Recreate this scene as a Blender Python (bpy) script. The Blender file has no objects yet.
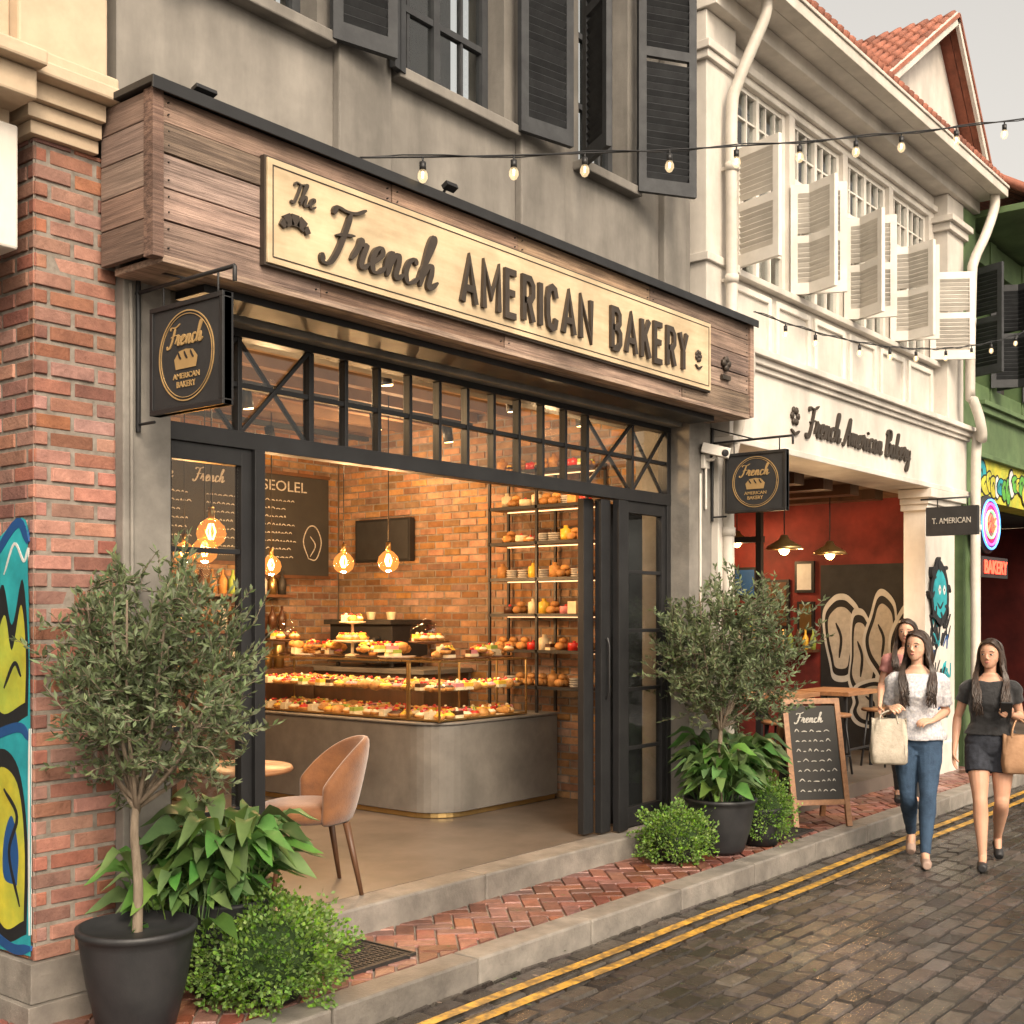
import bpy, math, random
from mathutils import Vector, Matrix, noise
R=random.Random(7)
V=Vector
scene=bpy.context.scene
COL=scene.collection
# ------------------------------------------------------------------ materials
def lin(c): return (c[0],c[1],c[2],1)
def M(name,c1,c2=None,scale=6,stretch=(1,1,1),rough=.7,rvar=.1,bump=0.0,bscale=40,isl=0,metal=0,dirt=0,dscale=1.3,spec=.4,hue=0,det=8,coat=0,dstretch=(1,1,1),contrast=0.0,wet=0,sss=0,sheen=0):
    m=bpy.data.materials.new(name); m.use_nodes=True
    nt=m.node_tree; N=nt.nodes; L=nt.links
    b=N['Principled BSDF']
    b.inputs['Metallic'].default_value=metal
    b.inputs['Specular IOR Level'].default_value=spec
    b.inputs['Coat Weight'].default_value=coat
    if sheen: b.inputs['Sheen Weight'].default_value=sheen
    if sss: b.inputs['Subsurface Weight'].default_value=sss; b.inputs['Subsurface Scale'].default_value=.01
    tc=N.new('ShaderNodeTexCoord')
    def nz(sc,st,d=8):
        mp=N.new('ShaderNodeMapping'); mp.inputs['Scale'].default_value=st
        L.new(tc.outputs['Object'],mp.inputs['Vector'])
        n=N.new('ShaderNodeTexNoise'); n.inputs['Scale'].default_value=sc; n.inputs['Detail'].default_value=d
        n.inputs['Roughness'].default_value=.62
        L.new(mp.outputs['Vector'],n.inputs['Vector']); return n
    n=nz(scale,stretch,det)
    cr=N.new('ShaderNodeMapRange'); cr.inputs['From Min'].default_value=.32+contrast; cr.inputs['From Max'].default_value=.68-contrast
    L.new(n.outputs['Fac'],cr.inputs['Value'])
    mx=N.new('ShaderNodeMix'); mx.data_type='RGBA'
    mx.inputs['A'].default_value=lin(c1); mx.inputs['B'].default_value=lin(c2 or tuple(x*.75 for x in c1))
    L.new(cr.outputs['Result'],mx.inputs['Factor'])
    out=mx.outputs['Result']
    if isl:
        g=N.new('ShaderNodeNewGeometry'); h=N.new('ShaderNodeHueSaturation')
        mr=N.new('ShaderNodeMapRange'); mr.inputs['To Min'].default_value=1-isl; mr.inputs['To Max'].default_value=1+isl
        L.new(g.outputs['Random Per Island'],mr.inputs['Value']); L.new(mr.outputs['Result'],h.inputs['Value'])
        if hue:
            w=N.new('ShaderNodeTexWhiteNoise'); w.noise_dimensions='1D'; L.new(g.outputs['Random Per Island'],w.inputs['W'])
            m2=N.new('ShaderNodeMapRange'); m2.inputs['To Min'].default_value=.5-hue; m2.inputs['To Max'].default_value=.5+hue
            L.new(w.outputs['Value'],m2.inputs['Value']); L.new(m2.outputs['Result'],h.inputs['Hue'])
            m3=N.new('ShaderNodeMapRange'); m3.inputs['To Min'].default_value=.65; m3.inputs['To Max'].default_value=1.1
            L.new(w.outputs['Color'],m3.inputs['Value']); L.new(m3.outputs['Result'],h.inputs['Saturation'])
        L.new(out,h.inputs['Color']); out=h.outputs['Color']
    if dirt:
        n2=nz(dscale,dstretch,6); r2=N.new('ShaderNodeMapRange'); r2.inputs['From Min'].default_value=.35; r2.inputs['From Max'].default_value=.65
        r2.inputs['To Min'].default_value=1-dirt; r2.inputs['To Max'].default_value=1.0
        L.new(n2.outputs['Fac'],r2.inputs['Value'])
        h2=N.new('ShaderNodeHueSaturation'); L.new(r2.outputs['Result'],h2.inputs['Value']); L.new(out,h2.inputs['Color']); out=h2.outputs['Color']
    L.new(out,b.inputs['Base Color'])
    rr=N.new('ShaderNodeMapRange'); rr.inputs['To Min'].default_value=max(.02,rough-rvar); rr.inputs['To Max'].default_value=min(1,rough+rvar)
    L.new(n.outputs['Fac'],rr.inputs['Value']); ro=rr.outputs['Result']
    if wet:
        n4=nz(1.1,(1,1,1),4); r4=N.new('ShaderNodeMapRange'); r4.inputs['From Min'].default_value=.38; r4.inputs['From Max'].default_value=.55; r4.inputs['To Min'].default_value=1; r4.inputs['To Max'].default_value=1-wet
        mm=N.new('ShaderNodeMath'); mm.operation='MULTIPLY'; L.new(n4.outputs['Fac'],r4.inputs['Value']); L.new(r4.outputs['Result'],mm.inputs[0]); L.new(ro,mm.inputs[1]); ro=mm.outputs[0]
    L.new(ro,b.inputs['Roughness'])
    if bump:
        n3=nz(bscale,stretch,8); bp=N.new('ShaderNodeBump'); bp.inputs['Strength'].default_value=min(1,bump); bp.inputs['Distance'].default_value=.01
        L.new(n3.outputs['Fac'],bp.inputs['Height']); L.new(bp.outputs['Normal'],b.inputs['Normal'])
    return m
def LEAF(name,c1,c2,isl=.35,rough=.5,hue=.02,trans=.35):
    m=M(name,c1,c2,scale=5,isl=isl,rough=rough,hue=hue,spec=.3)
    nt=m.node_tree; N=nt.nodes; L=nt.links; b=N['Principled BSDF']; o=N['Material Output']
    t=N.new('ShaderNodeBsdfTranslucent'); x=N.new('ShaderNodeMixShader'); x.inputs[0].default_value=trans
    src=b.inputs['Base Color'].links[0].from_socket
    L.new(src,t.inputs['Color']); L.new(b.outputs[0],x.inputs[1]); L.new(t.outputs[0],x.inputs[2]); L.new(x.outputs[0],o.inputs['Surface'])
    return m
def EM(name,c,s):
    m=bpy.data.materials.new(name); m.use_nodes=True; b=m.node_tree.nodes['Principled BSDF']
    b.inputs['Base Color'].default_value=lin(c); b.inputs['Emission Color'].default_value=lin(c); b.inputs['Emission Strength'].default_value=s
    return m
def GLASS(name,tint=(1,1,1),refl=.5,rough=.02,glow=None):
    # thin glass: symmetric Schlick reflectance over a tinted transparent sheet
    m=bpy.data.materials.new(name); m.use_nodes=True; nt=m.node_tree; N=nt.nodes; L=nt.links
    N.remove(N['Principled BSDF']); o=N['Material Output']
    t=N.new('ShaderNodeBsdfTransparent'); t.inputs[0].default_value=lin(tint)
    g=N.new('ShaderNodeBsdfGlossy'); g.inputs['Roughness'].default_value=rough
    f=N.new('ShaderNodeLayerWeight'); f.inputs['Blend'].default_value=.5
    p=N.new('ShaderNodeMath'); p.operation='POWER'; p.inputs[1].default_value=4
    mu=N.new('ShaderNodeMath'); mu.operation='MULTIPLY_ADD'; mu.inputs[1].default_value=refl; mu.inputs[2].default_value=.045*refl*2
    L.new(f.outputs['Facing'],p.inputs[0]); L.new(p.outputs[0],mu.inputs[0]); x=N.new('ShaderNodeMixShader')
    L.new(mu.outputs[0],x.inputs[0]); L.new(t.outputs[0],x.inputs[1]); L.new(g.outputs[0],x.inputs[2]); out=x.outputs[0]
    if glow:
        e=N.new('ShaderNodeEmission'); e.inputs[0].default_value=lin(glow[0]); e.inputs[1].default_value=glow[1]; a=N.new('ShaderNodeAddShader'); L.new(out,a.inputs[0]); L.new(e.outputs[0],a.inputs[1]); out=a.outputs[0]
    L.new(out,o.inputs['Surface'])
    return m
concrete=M('concrete_render',(.28,.26,.232),(.16,.148,.133),scale=1.6,rough=.85,bump=.35,bscale=14,dirt=.5,dscale=2.2,dstretch=(1,1,.22))
concrete2=M('concrete_pier',(.28,.26,.23),(.165,.152,.137),scale=3,rough=.85,bump=.4,bscale=20,dirt=.42,dscale=2)
floorc=M('polished_concrete',(.14,.115,.095),(.085,.072,.06),scale=2,rough=.38,bump=.05,dirt=.3)
counterc=M('counter_concrete',(.175,.16,.142),(.115,.105,.093),scale=4,rough=.6,bump=.1,dirt=.3)
stone=M('kerb_stone',(.27,.245,.215),(.155,.14,.125),scale=7,rough=.65,bump=.4,bscale=60,isl=.15,dirt=.42,wet=.3)
brickm=M('red_brick',(.36,.145,.092),(.22,.087,.058),scale=14,rough=.88,bump=.6,bscale=60,isl=.38,hue=.010,dirt=.35)
brickin=M('interior_brick',(.36,.18,.075),(.21,.10,.042),scale=14,rough=.85,bump=.6,bscale=50,isl=.4,hue=.012,dirt=.3)
mortar=M('mortar',(.25,.22,.19),(.14,.12,.10),scale=20,rough=.95,bump=.5)
paver=M('paving_brick',(.26,.088,.057),(.15,.053,.036),scale=16,rough=.5,bump=.4,bscale=60,isl=.38,hue=.012,dirt=.45,wet=.4)
setts=M('road_setts',(.090,.075,.063),(.042,.036,.031),scale=18,rough=.36,rvar=.16,bump=.45,bscale=55,isl=.5,hue=.03,dirt=.4,dscale=1.2,spec=.6,wet=.6)
roadbed=M('road_joint',(.03,.027,.024),rough=.5,bump=.5)
asph=M('ground_paving',(.07,.065,.06),(.05,.046,.042),scale=8,rough=.7,bump=.4)
yellow=M('yellow_paint',(.60,.34,.05),(.24,.15,.05),scale=22,rough=.5,bump=.3,dirt=.45,dscale=9,contrast=.1)
wood=M('weathered_wood',(.36,.235,.16),(.145,.092,.066),scale=5,stretch=(.5,6,14),rough=.78,bump=.65,bscale=12,isl=.38,hue=.016,dirt=.42,dscale=2.5,contrast=.04)
woodend=M('weathered_wood_end',(.30,.19,.13),(.13,.082,.058),scale=5,stretch=(8,.5,14),rough=.75,bump=.5,bscale=12,isl=.3,hue=.012,dirt=.35)
woodtab=M('table_wood',(.30,.15,.07),(.18,.085,.04),scale=5,stretch=(1,8,8),rough=.4)
brass=M('brushed_brass',(.70,.55,.36),(.54,.415,.26),scale=3,stretch=(1,1,6),rough=.45,metal=.2,bump=.05,dirt=.28,dscale=3)
brassr=M('brass_trim',(.55,.38,.16),rough=.3,metal=.9)
letter=M('bronze_letters',(.06,.046,.036),(.038,.03,.023),rough=.5,metal=.3,bump=.1)
black=M('black_steel',(.018,.018,.019),(.011,.011,.012),rough=.45,bump=.05)
blackm=M('matt_black',(.025,.025,.026),(.016,.016,.017),rough=.7,bump=.1)
shutm=M('charcoal_shutter',(.045,.048,.052),(.027,.029,.033),scale=9,rough=.65,bump=.1,dirt=.35)
white=M('white_paint',(.68,.635,.575),(.54,.50,.45),scale=2.5,rough=.6,bump=.1,bscale=30,dirt=.3,dscale=2,dstretch=(1,1,.3))
white2=M('white_joinery',(.73,.69,.63),(.61,.575,.52),scale=5,rough=.5,dirt=.2)
cream=M('cream_render',(.62,.49,.35),(.50,.385,.27),scale=3,rough=.8,bump=.2,dirt=.32)
pipe=M('pipe_paint',(.64,.59,.52),(.48,.44,.385),scale=5,rough=.5,dirt=.25)
green=M('green_paint',(.13,.20,.085),(.085,.14,.06),scale=4,rough=.6,dirt=.4)
tile=M('terracotta_tile',(.36,.13,.08),(.22,.083,.055),scale=7,rough=.8,isl=.3,dirt=.4,bump=.3)
winglass=GLASS('window_glass',(.90,.92,.92),.55)
caseglass=GLASS('case_glass',(.98,.985,.98),.3)
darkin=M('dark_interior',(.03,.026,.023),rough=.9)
ceilm=M('timber_ceiling',(.22,.13,.07),(.12,.068,.038),scale=3,stretch=(1,6,1),rough=.7)
wallin=M('interior_plaster',(.16,.13,.10),rough=.8)
redwall=M('red_wall',(.24,.03,.022),(.12,.018,.015),scale=3,rough=.75,dirt=.5)
board=M('chalkboard',(.022,.021,.02),(.035,.033,.03),scale=5,rough=.8)
chalk=M('chalk',(.50,.47,.42),(.22,.21,.19),scale=50,rough=.9)
goldp=M('gold_paint',(.36,.235,.10),rough=.5)
leather=M('tan_velvet',(.21,.082,.024),(.11,.040,.013),scale=8,rough=.75,bump=.25,bscale=90,sheen=.4)
dwood=M('dark_walnut',(.11,.05,.025),(.06,.03,.015),scale=8,stretch=(1,1,.2),rough=.45)
pot=M('black_planter',(.014,.015,.017),(.024,.024,.026),scale=9,rough=.5,bump=.15)
soil=M('soil',(.07,.042,.027),(.03,.019,.013),scale=50,rough=.95,bump=1,bscale=60)
bark=M('bark',(.22,.175,.13),(.11,.085,.06),scale=30,stretch=(1,1,.3),rough=.9,bump=.8,bscale=50)
olive=LEAF('olive_leaf',(.16,.205,.095),(.09,.125,.052),isl=.5)
broad=LEAF('broad_leaf',(.125,.23,.05),(.055,.13,.028),isl=.5,rough=.45,trans=.35,hue=.03)
fern=LEAF('small_leaf',(.18,.32,.035),(.09,.19,.02),isl=.5,trans=.4)
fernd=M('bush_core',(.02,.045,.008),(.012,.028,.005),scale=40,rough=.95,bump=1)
iron=M('cast_iron',(.03,.028,.027),(.05,.046,.042),scale=30,rough=.55,metal=.5,bump=.4)
bulbglass=GLASS('bulb_glass',(1,.80,.5),.4,glow=((1,.36,.09),.55))
clearbulb=GLASS('clear_bulb',(.88,.86,.80),.7,glow=((1,.72,.40),.5))
filament=EM('filament',(1,.55,.2),22)
strip=EM('led_strip',(1,.62,.30),2.5)
skin=M('skin',(.55,.33,.23),(.49,.28,.19),scale=10,rough=.5,spec=.35,sss=.15)
skin2=M('skin_tan',(.49,.28,.19),(.43,.235,.155),scale=10,rough=.5,spec=.35,sss=.15)
hairm=M('dark_hair',(.040,.022,.013),(.014,.008,.006),scale=30,stretch=(3,3,.3),rough=.45,isl=.5,spec=.5)
jeans=M('blue_denim',(.035,.07,.125),(.018,.038,.072),scale=14,rough=.85,bump=.5,bscale=120)
blouse=M('patterned_blouse',(.58,.56,.56),(.34,.34,.38),scale=60,rough=.85,bump=.4,contrast=.06)
blackcl=M('black_cloth',(.020,.020,.022),(.012,.012,.013),scale=30,rough=.9,bump=.4,sheen=.2)
denimd=M('dark_denim',(.026,.030,.042),(.014,.016,.022),scale=30,rough=.9,bump=.5)
pink=M('pink_cloth',(.42,.20,.18),(.33,.14,.13),rough=.85)
canvas=M('canvas_bag',(.50,.44,.36),(.40,.35,.28),scale=30,rough=.9,bump=.5)
kraft=M('kraft_paper',(.38,.22,.125),(.30,.17,.095),scale=20,rough=.8,bump=.3)
shoe=M('shoe',(.02,.02,.022),rough=.5)
shoe2=M('beige_shoe',(.36,.25,.20),rough=.5)
eyew=M('eye_white',(.6,.57,.54),rough=.3); eyed=M('eye_dark',(.015,.01,.008),rough=.3); lip=M('lips',(.40,.13,.11),rough=.4)
def colm(n,c,r=.5): return M(n,c,rough=r,scale=20)
P_bread=M('bread',(.56,.28,.08),(.30,.12,.03),scale=25,rough=.55,bump=.2,isl=.3)
P_cream=colm('cream',(.78,.66,.44)); P_red=colm('berry',(.55,.03,.02),.3); P_yel=colm('lemon',(.85,.52,.06),.35); P_choc=colm('chocolate',(.07,.03,.015),.35); P_grn=colm('pistachio',(.32,.42,.08)); P_pink=colm('pink_icing',(.7,.25,.26))
plate=colm('plate',(.5,.47,.42),.4)
teal=M('teal_spray',(.02,.26,.32),(.03,.40,.44),scale=3,rough=.6,dirt=.4,dscale=5); tealD=M('blue_spray',(.015,.07,.22),rough=.6)
gyel=M('yellow_spray',(.60,.50,.04),(.34,.42,.06),scale=4,rough=.6,dirt=.35,dscale=6); gblk=M('black_spray',(.015,.015,.017),rough=.6); gwht=M('white_spray',(.6,.6,.58),rough=.6); gpink=M('magenta_spray',(.5,.05,.2),rough=.6); ggrn=M('green_spray',(.1,.35,.05),rough=.6)
# ------------------------------------------------------------------ mesh builder
class B:
    def __init__(s): s.v=[];s.f=[];s.m=[];s.s=[];s.mats=[]
    def mi(s,m):
        if m not in s.mats: s.mats.append(m)
        return s.mats.index(m)
    def add(s,vs,fs,m,sm=False):
        o=len(s.v); s.v+= [tuple(v) for v in vs]; k=s.mi(m)
        for f in fs: s.f.append([i+o for i in f]); s.m.append(k); s.s.append(sm)
    def box(s,x0,x1,y0,y1,z0,z1,m):
        s.add([(x0,y0,z0),(x1,y0,z0),(x1,y1,z0),(x0,y1,z0),(x0,y0,z1),(x1,y0,z1),(x1,y1,z1),(x0,y1,z1)],
              [(0,3,2,1),(4,5,6,7),(0,1,5,4),(1,2,6,5),(2,3,7,6),(3,0,4,7)],m)
    def obox(s,c,sz,mat3,m):
        c=V(c); hx,hy,hz=sz[0]/2,sz[1]/2,sz[2]/2
        vs=[c+mat3@V(p) for p in [(-hx,-hy,-hz),(hx,-hy,-hz),(hx,hy,-hz),(-hx,hy,-hz),(-hx,-hy,hz),(hx,-hy,hz),(hx,hy,hz),(-hx,hy,hz)]]
        s.add(vs,[(0,3,2,1),(4,5,6,7),(0,1,5,4),(1,2,6,5),(2,3,7,6),(3,0,4,7)],m)
    def beam(s,p0,p1,w,h,m,up=(0,0,1)):
        p0=V(p0);p1=V(p1);d=p1-p0;L=d.length;d.normalize();u=V(up)
        if abs(d.dot(u))>.98:u=V((0,1,0))
        y=u.cross(d).normalized();z=d.cross(y)
        s.obox((p0+p1)/2,(L,w,h),Matrix((d,y,z)).transposed(),m)
    def tube(s,pts,rad,m,n=10,cap=True,sm=True,ry=1.0):
        pts=[V(p) for p in pts]
        if not isinstance(rad,(list,tuple)): rad=[rad]*len(pts)
        vs=[];prev=None
        for i,p in enumerate(pts):
            t=(pts[min(i+1,len(pts)-1)]-pts[max(i-1,0)])
            if t.length<1e-7:t=V((0,0,1))
            t.normalize()
            if prev is None:
                a=V((0,0,1)) if abs(t.z)<.9 else V((1,0,0)); x=a.cross(t).normalized()
            else: 
                x=(prev-t*prev.dot(t)); 
                if x.length<1e-6:x=V((1,0,0)).cross(t)
                x.normalize()
            prev=x;y=t.cross(x)
            for k in range(n):
                an=2*math.pi*k/n; vs.append(p+x*math.cos(an)*rad[i]+y*math.sin(an)*rad[i]*ry)
        fs=[]
        for i in range(len(pts)-1):
            for k in range(n): fs.append((i*n+k,i*n+(k+1)%n,(i+1)*n+(k+1)%n,(i+1)*n+k))
        if cap: fs.append(tuple(range(n))[::-1]); fs.append(tuple((len(pts)-1)*n+k for k in range(n)))
        s.add(vs,fs,m,sm)
    def lathe(s,c,prof,m,n=24,sm=True):
        vs=[];fs=[]
        for r,z in prof:
            for k in range(n):
                a=2*math.pi*k/n; vs.append((c[0]+r*math.cos(a),c[1]+r*math.sin(a),c[2]+z))
        for i in range(len(prof)-1):
            for k in range(n): fs.append((i*n+k,i*n+(k+1)%n,(i+1)*n+(k+1)%n,(i+1)*n+k))
        fs.append(tuple(range(n))[::-1]); fs.append(tuple((len(prof)-1)*n+k for k in range(n)))
        s.add(vs,fs,m,sm)
    def ell(s,c,r,m,n=12,rot=None):
        c=V(c);vs=[];fs=[];h=max(4,n//2)
        for i in range(h+1):
            ph=math.pi*i/h
            for k in range(n):
                a=2*math.pi*k/n; p=V((r[0]*math.sin(ph)*math.cos(a),r[1]*math.sin(ph)*math.sin(a),-r[2]*math.cos(ph)))
                if rot: p=rot@p
                vs.append(c+p)
        for i in range(h):
            for k in range(n): fs.append((i*n+k,i*n+(k+1)%n,(i+1)*n+(k+1)%n,(i+1)*n+k))
        s.add(vs,fs,m,True)
    def rings(s,rg,m,n=20,xf=None):
        vs=[];fs=[]
        for (c,rx,ry) in rg:
            for k in range(n):
                a=2*math.pi*k/n; p=V((c[0]+rx*math.cos(a),c[1]+ry*math.sin(a),c[2])); vs.append(xf(p) if xf else p)
        for i in range(len(rg)-1):
            for k in range(n): fs.append((i*n+k,i*n+(k+1)%n,(i+1)*n+(k+1)%n,(i+1)*n+k))
        fs.append(tuple(range(n))[::-1]); fs.append(tuple((len(rg)-1)*n+k for k in range(n)))
        s.add(vs,fs,m,True)
    def prism(s,pts,z0,z1,m,sm=False):
        n=len(pts); s.add([(p[0],p[1],z0) for p in pts]+[(p[0],p[1],z1) for p in pts],
          [tuple(range(n))[::-1],tuple(range(n,2*n))]+[(i,(i+1)%n,n+(i+1)%n,n+i) for i in range(n)],m,sm)
    def build(s,name,parent=None,bevel=0,voxel=0,disp=0,sub=0):
        me=bpy.data.meshes.new(name); me.from_pydata(s.v,[],s.f)
        for m in s.mats: me.materials.append(m)
        me.polygons.foreach_set('material_index',s.m); me.polygons.foreach_set('use_smooth',s.s); me.update()
        o=bpy.data.objects.new(name,me); COL.objects.link(o)
        if parent: o.parent=parent
        if voxel:
            r=o.modifiers.new('r','REMESH'); r.mode='VOXEL'; r.voxel_size=voxel; r.use_smooth_shade=True
            sm=o.modifiers.new('s','SMOOTH'); sm.factor=.5; sm.iterations=3
        if disp:
            t=bpy.data.textures.new('c','CLOUDS'); t.noise_scale=.07; d=o.modifiers.new('d','DISPLACE'); d.texture=t; d.strength=disp; d.mid_level=.5
        if bevel:
            b=o.modifiers.new('b','BEVEL'); b.width=bevel; b.segments=2; b.limit_method='ANGLE'; b.angle_limit=math.radians(40)
        return o
def empty(name,loc=(0,0,0)):
    o=bpy.data.objects.new(name,None); COL.objects.link(o); return o
def lamp(name,kind,loc,energy,col,parent=None,size=.1,sizey=None,rot=None):
    l=bpy.data.lights.new(name,kind); l.energy=energy; l.color=col
    if kind=='POINT': l.shadow_soft_size=size
    if kind=='AREA':
        l.size=size
        if sizey: l.shape='RECTANGLE'; l.size_y=sizey
    o=bpy.data.objects.new(name,l); o.location=loc; COL.objects.link(o)
    if rot:o.rotation_euler=rot
    if parent:o.parent=parent
    return o
def cr(pts,k=6):
    pts=[V(p) for p in pts]; 
    if len(pts)<3: return pts
    q=[pts[0]*2-pts[1]]+pts+[pts[-1]*2-pts[-2]]; out=[]
    for i in range(1,len(q)-2):
        a,b,c,d=q[i-1],q[i],q[i+1],q[i+2]
        for j in range(k):
            t=j/k; out.append(.5*((2*b)+(c-a)*t+(2*a-5*b+4*c-d)*t*t+(3*b-a-3*c+d)*t*t*t))
    out.append(pts[-1]); return out
def clip(poly,x0,x1,y0,y1):
    def cl(p,ax,val,keep):
        out=[]
        for i in range(len(p)):
            a=p[i];b=p[(i+1)%len(p)];ia=keep(a[ax],val);ib=keep(b[ax],val)
            if ia: out.append(a)
            if ia!=ib:
                t=(val-a[ax])/(b[ax]-a[ax]); out.append((a[0]+(b[0]-a[0])*t,a[1]+(b[1]-a[1])*t))
        return out
    for ax,val,k in ((0,x0,lambda a,b:a>=b),(0,x1,lambda a,b:a<=b),(1,y0,lambda a,b:a>=b),(1,y1,lambda a,b:a<=b)):
        if len(poly)<3: return []
        poly=cl(poly,ax,val,k)
    return poly if len(poly)>2 else []
def blockpoly(b,poly,fr,m,ins=.006,dep=.008,jit=.0015,tilt=.002):
    n=len(poly); cx=sum(p[0] for p in poly)/n; cy=sum(p[1] for p in poly)/n
    h0=R.uniform(-jit,jit); tx=R.uniform(-tilt,tilt)*8; ty=R.uniform(-tilt,tilt)*8
    lo=[];hi=[]
    for (x,y) in poly:
        d=math.hypot(x-cx,y-cy) or 1; k=max(0,1-ins*1.3/d)
        lo.append(fr(x,y,-dep)); X=cx+(x-cx)*k; Y=cy+(y-cy)*k
        hi.append(fr(X,Y,h0+tx*(x-cx)+ty*(y-cy)))
    vs=lo+hi; fs=[tuple(range(n,2*n))]+[(i,(i+1)%n,n+(i+1)%n,n+i) for i in range(n)]
    b.add(vs,fs,m)
def brickwall(b,o,u,v,n,W,H,m,mm,bl=.2,bh=.058,gap=.011,jit=.003):
    o=V(o);u=V(u);v=V(v);n=V(n)
    fr=lambda x,y,h:o+u*x+v*y+n*h
    row=0;y=0
    while y<H:
        x=-(bl+gap)*(.5 if row%2 else 0)-.03
        while x<W:
            p=clip([(x,y),(x+bl,y),(x+bl,y+bh),(x,y+bh)],0,W,0,H)
            if p: blockpoly(b,p,fr,m,ins=.004,dep=.01,jit=jit,tilt=.0025)
            x+=bl+gap+R.uniform(-.003,.003)
        y+=bh+gap;row+=1
    b.add([fr(0,0,-.007),fr(W,0,-.007),fr(W,H,-.007),fr(0,H,-.007)],[(0,1,2,3)],mm)
def txt(b,s,o,u,v,n,h,m,width=None,depth=.01,weight=0,xs=1.0,center=False):
    cu=bpy.data.curves.new('t','FONT'); cu.body=s; cu.size=1; cu.extrude=.5; cu.offset=weight; cu.resolution_u=3
    ob=bpy.data.objects.new('t',cu); COL.objects.link(ob)
    dg=bpy.context.evaluated_depsgraph_get(); dg.update(); me=bpy.data.meshes.new_from_object(ob.evaluated_get(dg))
    vs=[x.co.copy() for x in me.vertices]; fs=[tuple(p.vertices) for p in me.polygons]
    bpy.data.objects.remove(ob); bpy.data.curves.remove(cu)
    if not vs: return
    x0=min(a.x for a in vs);x1=max(a.x for a in vs);y0=min(a.y for a in vs);y1=max(a.y for a in vs)
    k=h/(y1-y0); kx=(width/(x1-x0)) if width else k*xs
    o=V(o);u=V(u);v=V(v);n=V(n); sh=-(x1-x0)*kx/2 if center else 0
    b.add([o+u*((a.x-x0)*kx+sh)+v*((a.y-y0)*k)+n*((a.z+.5)*depth) for a in vs],fs,m)
    bpy.data.meshes.remove(me)
G={'r':([[(0,.2),(.25,.75),(.3,1.08),(.42,.88),(.62,.92),(.56,.5),(.55,.12),(.7,0),(.9,.2)]],.9),
'e':([[(0,.2),(.3,.4),(.6,.75),(.48,1.0),(.25,.85),(.15,.4),(.35,0),(.65,.05),(.9,.3)]],.88),
'n':([[(0,.3),(.15,.85),(.27,.95),(.24,.5),(.2,0)],[(.2,.3),(.4,.85),(.6,.95),(.68,.6),(.65,.15),(.8,0),(1.05,.25)]],1.03),
'm':([[(0,.3),(.15,.85),(.27,.95),(.24,.5),(.2,0)],[(.2,.3),(.4,.85),(.58,.95),(.64,.6),(.6,0)],[(.6,.3),(.8,.85),(1.0,.95),(1.08,.6),(1.05,.15),(1.2,0),(1.4,.25)]],1.4),
'c':([[(.65,.78),(.45,1.0),(.2,.8),(.13,.35),(.33,0),(.6,.05),(.88,.3)]],.86),
'h':([[(0,.25),(.3,1.2),(.5,1.95),(.38,2.15),(.25,1.7),(.2,.8),(.18,0)],[(.18,.3),(.4,.85),(.6,.95),(.68,.6),(.65,.15),(.8,0),(1.15,.35)]],1.1),
'F':([[(0,1.7),(.12,2.0),(.6,1.95),(1.1,2.0),(1.55,2.25)],[(.85,1.95),(.75,1.2),(.6,.4),(.35,-.15),(.02,-.2),(-.12,.12)],[(.35,.95),(.8,1.05),(1.25,1.12)]],1.3),
'A':([[(-.1,.15),(.15,-.05),(.5,.8),(1.0,2.05),(1.02,1.0),(1.1,.1),(1.35,0)],[(.35,.75),(.8,.8),(1.25,.75)]],1.35),
'i':([[(0,.25),(.2,.9),(.2,.3),(.35,0),(.6,.25)],[(.22,1.3),(.25,1.36),(.27,1.42)]],.6),
'a':([[(.65,.8),(.4,1),(.15,.7),(.15,.2),(.4,0),(.65,.4),(.7,.95),(.68,.2),(.85,0),(1.05,.25)]],1.03),
'B':([[(.35,1.9),(.3,1),(.2,0)],[(0,1.7),(.4,2.1),(.95,2.0),(.95,1.4),(.4,1.1),(.95,.95),(1.0,.3),(.6,-.05),(.1,.1)]],1.25),
'k':([[(0,.25),(.35,1.3),(.45,1.95),(.3,1.9),(.2,1.0),(.18,0)],[(.2,.45),(.5,.95),(.6,.8),(.3,.5),(.6,.05),(.9,.2)]],.9),
'y':([[(0,.3),(.15,.95),(.2,.3),(.4,.1),(.65,.5),(.7,.95)],[(.7,.95),(.6,-.3),(.35,-.8),(.1,-.6),(.4,-.1),(.95,.3)]],.95),
'T':([[(0,1.7),(.25,2.05),(.8,1.95),(1.35,2.12)],[(.78,1.95),(.66,1),(.45,.1),(.2,-.05),(.05,.2)]],1.05),
' ':([],.6)}
def ribbon(b,pts,o,u,v,n,w,depth,m,mod=1.0,off=0):
    o=V(o);u=V(u);v=V(v);n=V(n);P=cr([(p[0],p[1],0) for p in pts],6); vs=[];N=len(P)
    for i,p in enumerate(P):
        t=P[min(i+1,N-1)]-P[max(i-1,0)]
        if t.length<1e-6: t=V((1,0,0))
        t.normalize(); q=V((-t.y,t.x,0)); ww=w*(1-.5*mod+.8*mod*abs(t.y)**1.5)*min(1,.45+.25*min(i,N-1-i))
        d=depth+off+.0004*i/N
        for sgn,dd in ((1,0),(1,d),(-1,d),(-1,0)):
            r=p+q*ww*.5*sgn; vs.append(o+u*r.x+v*r.y+n*dd)
    fs=[]
    for i in range(N-1):
        for k in range(3): fs.append((i*4+k,i*4+k+1,i*4+k+5,i*4+k+4))
    fs.append((0,1,2,3)); e=(N-1)*4; fs.append((e+3,e+2,e+1,e)); b.add(vs,fs,m)
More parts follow.
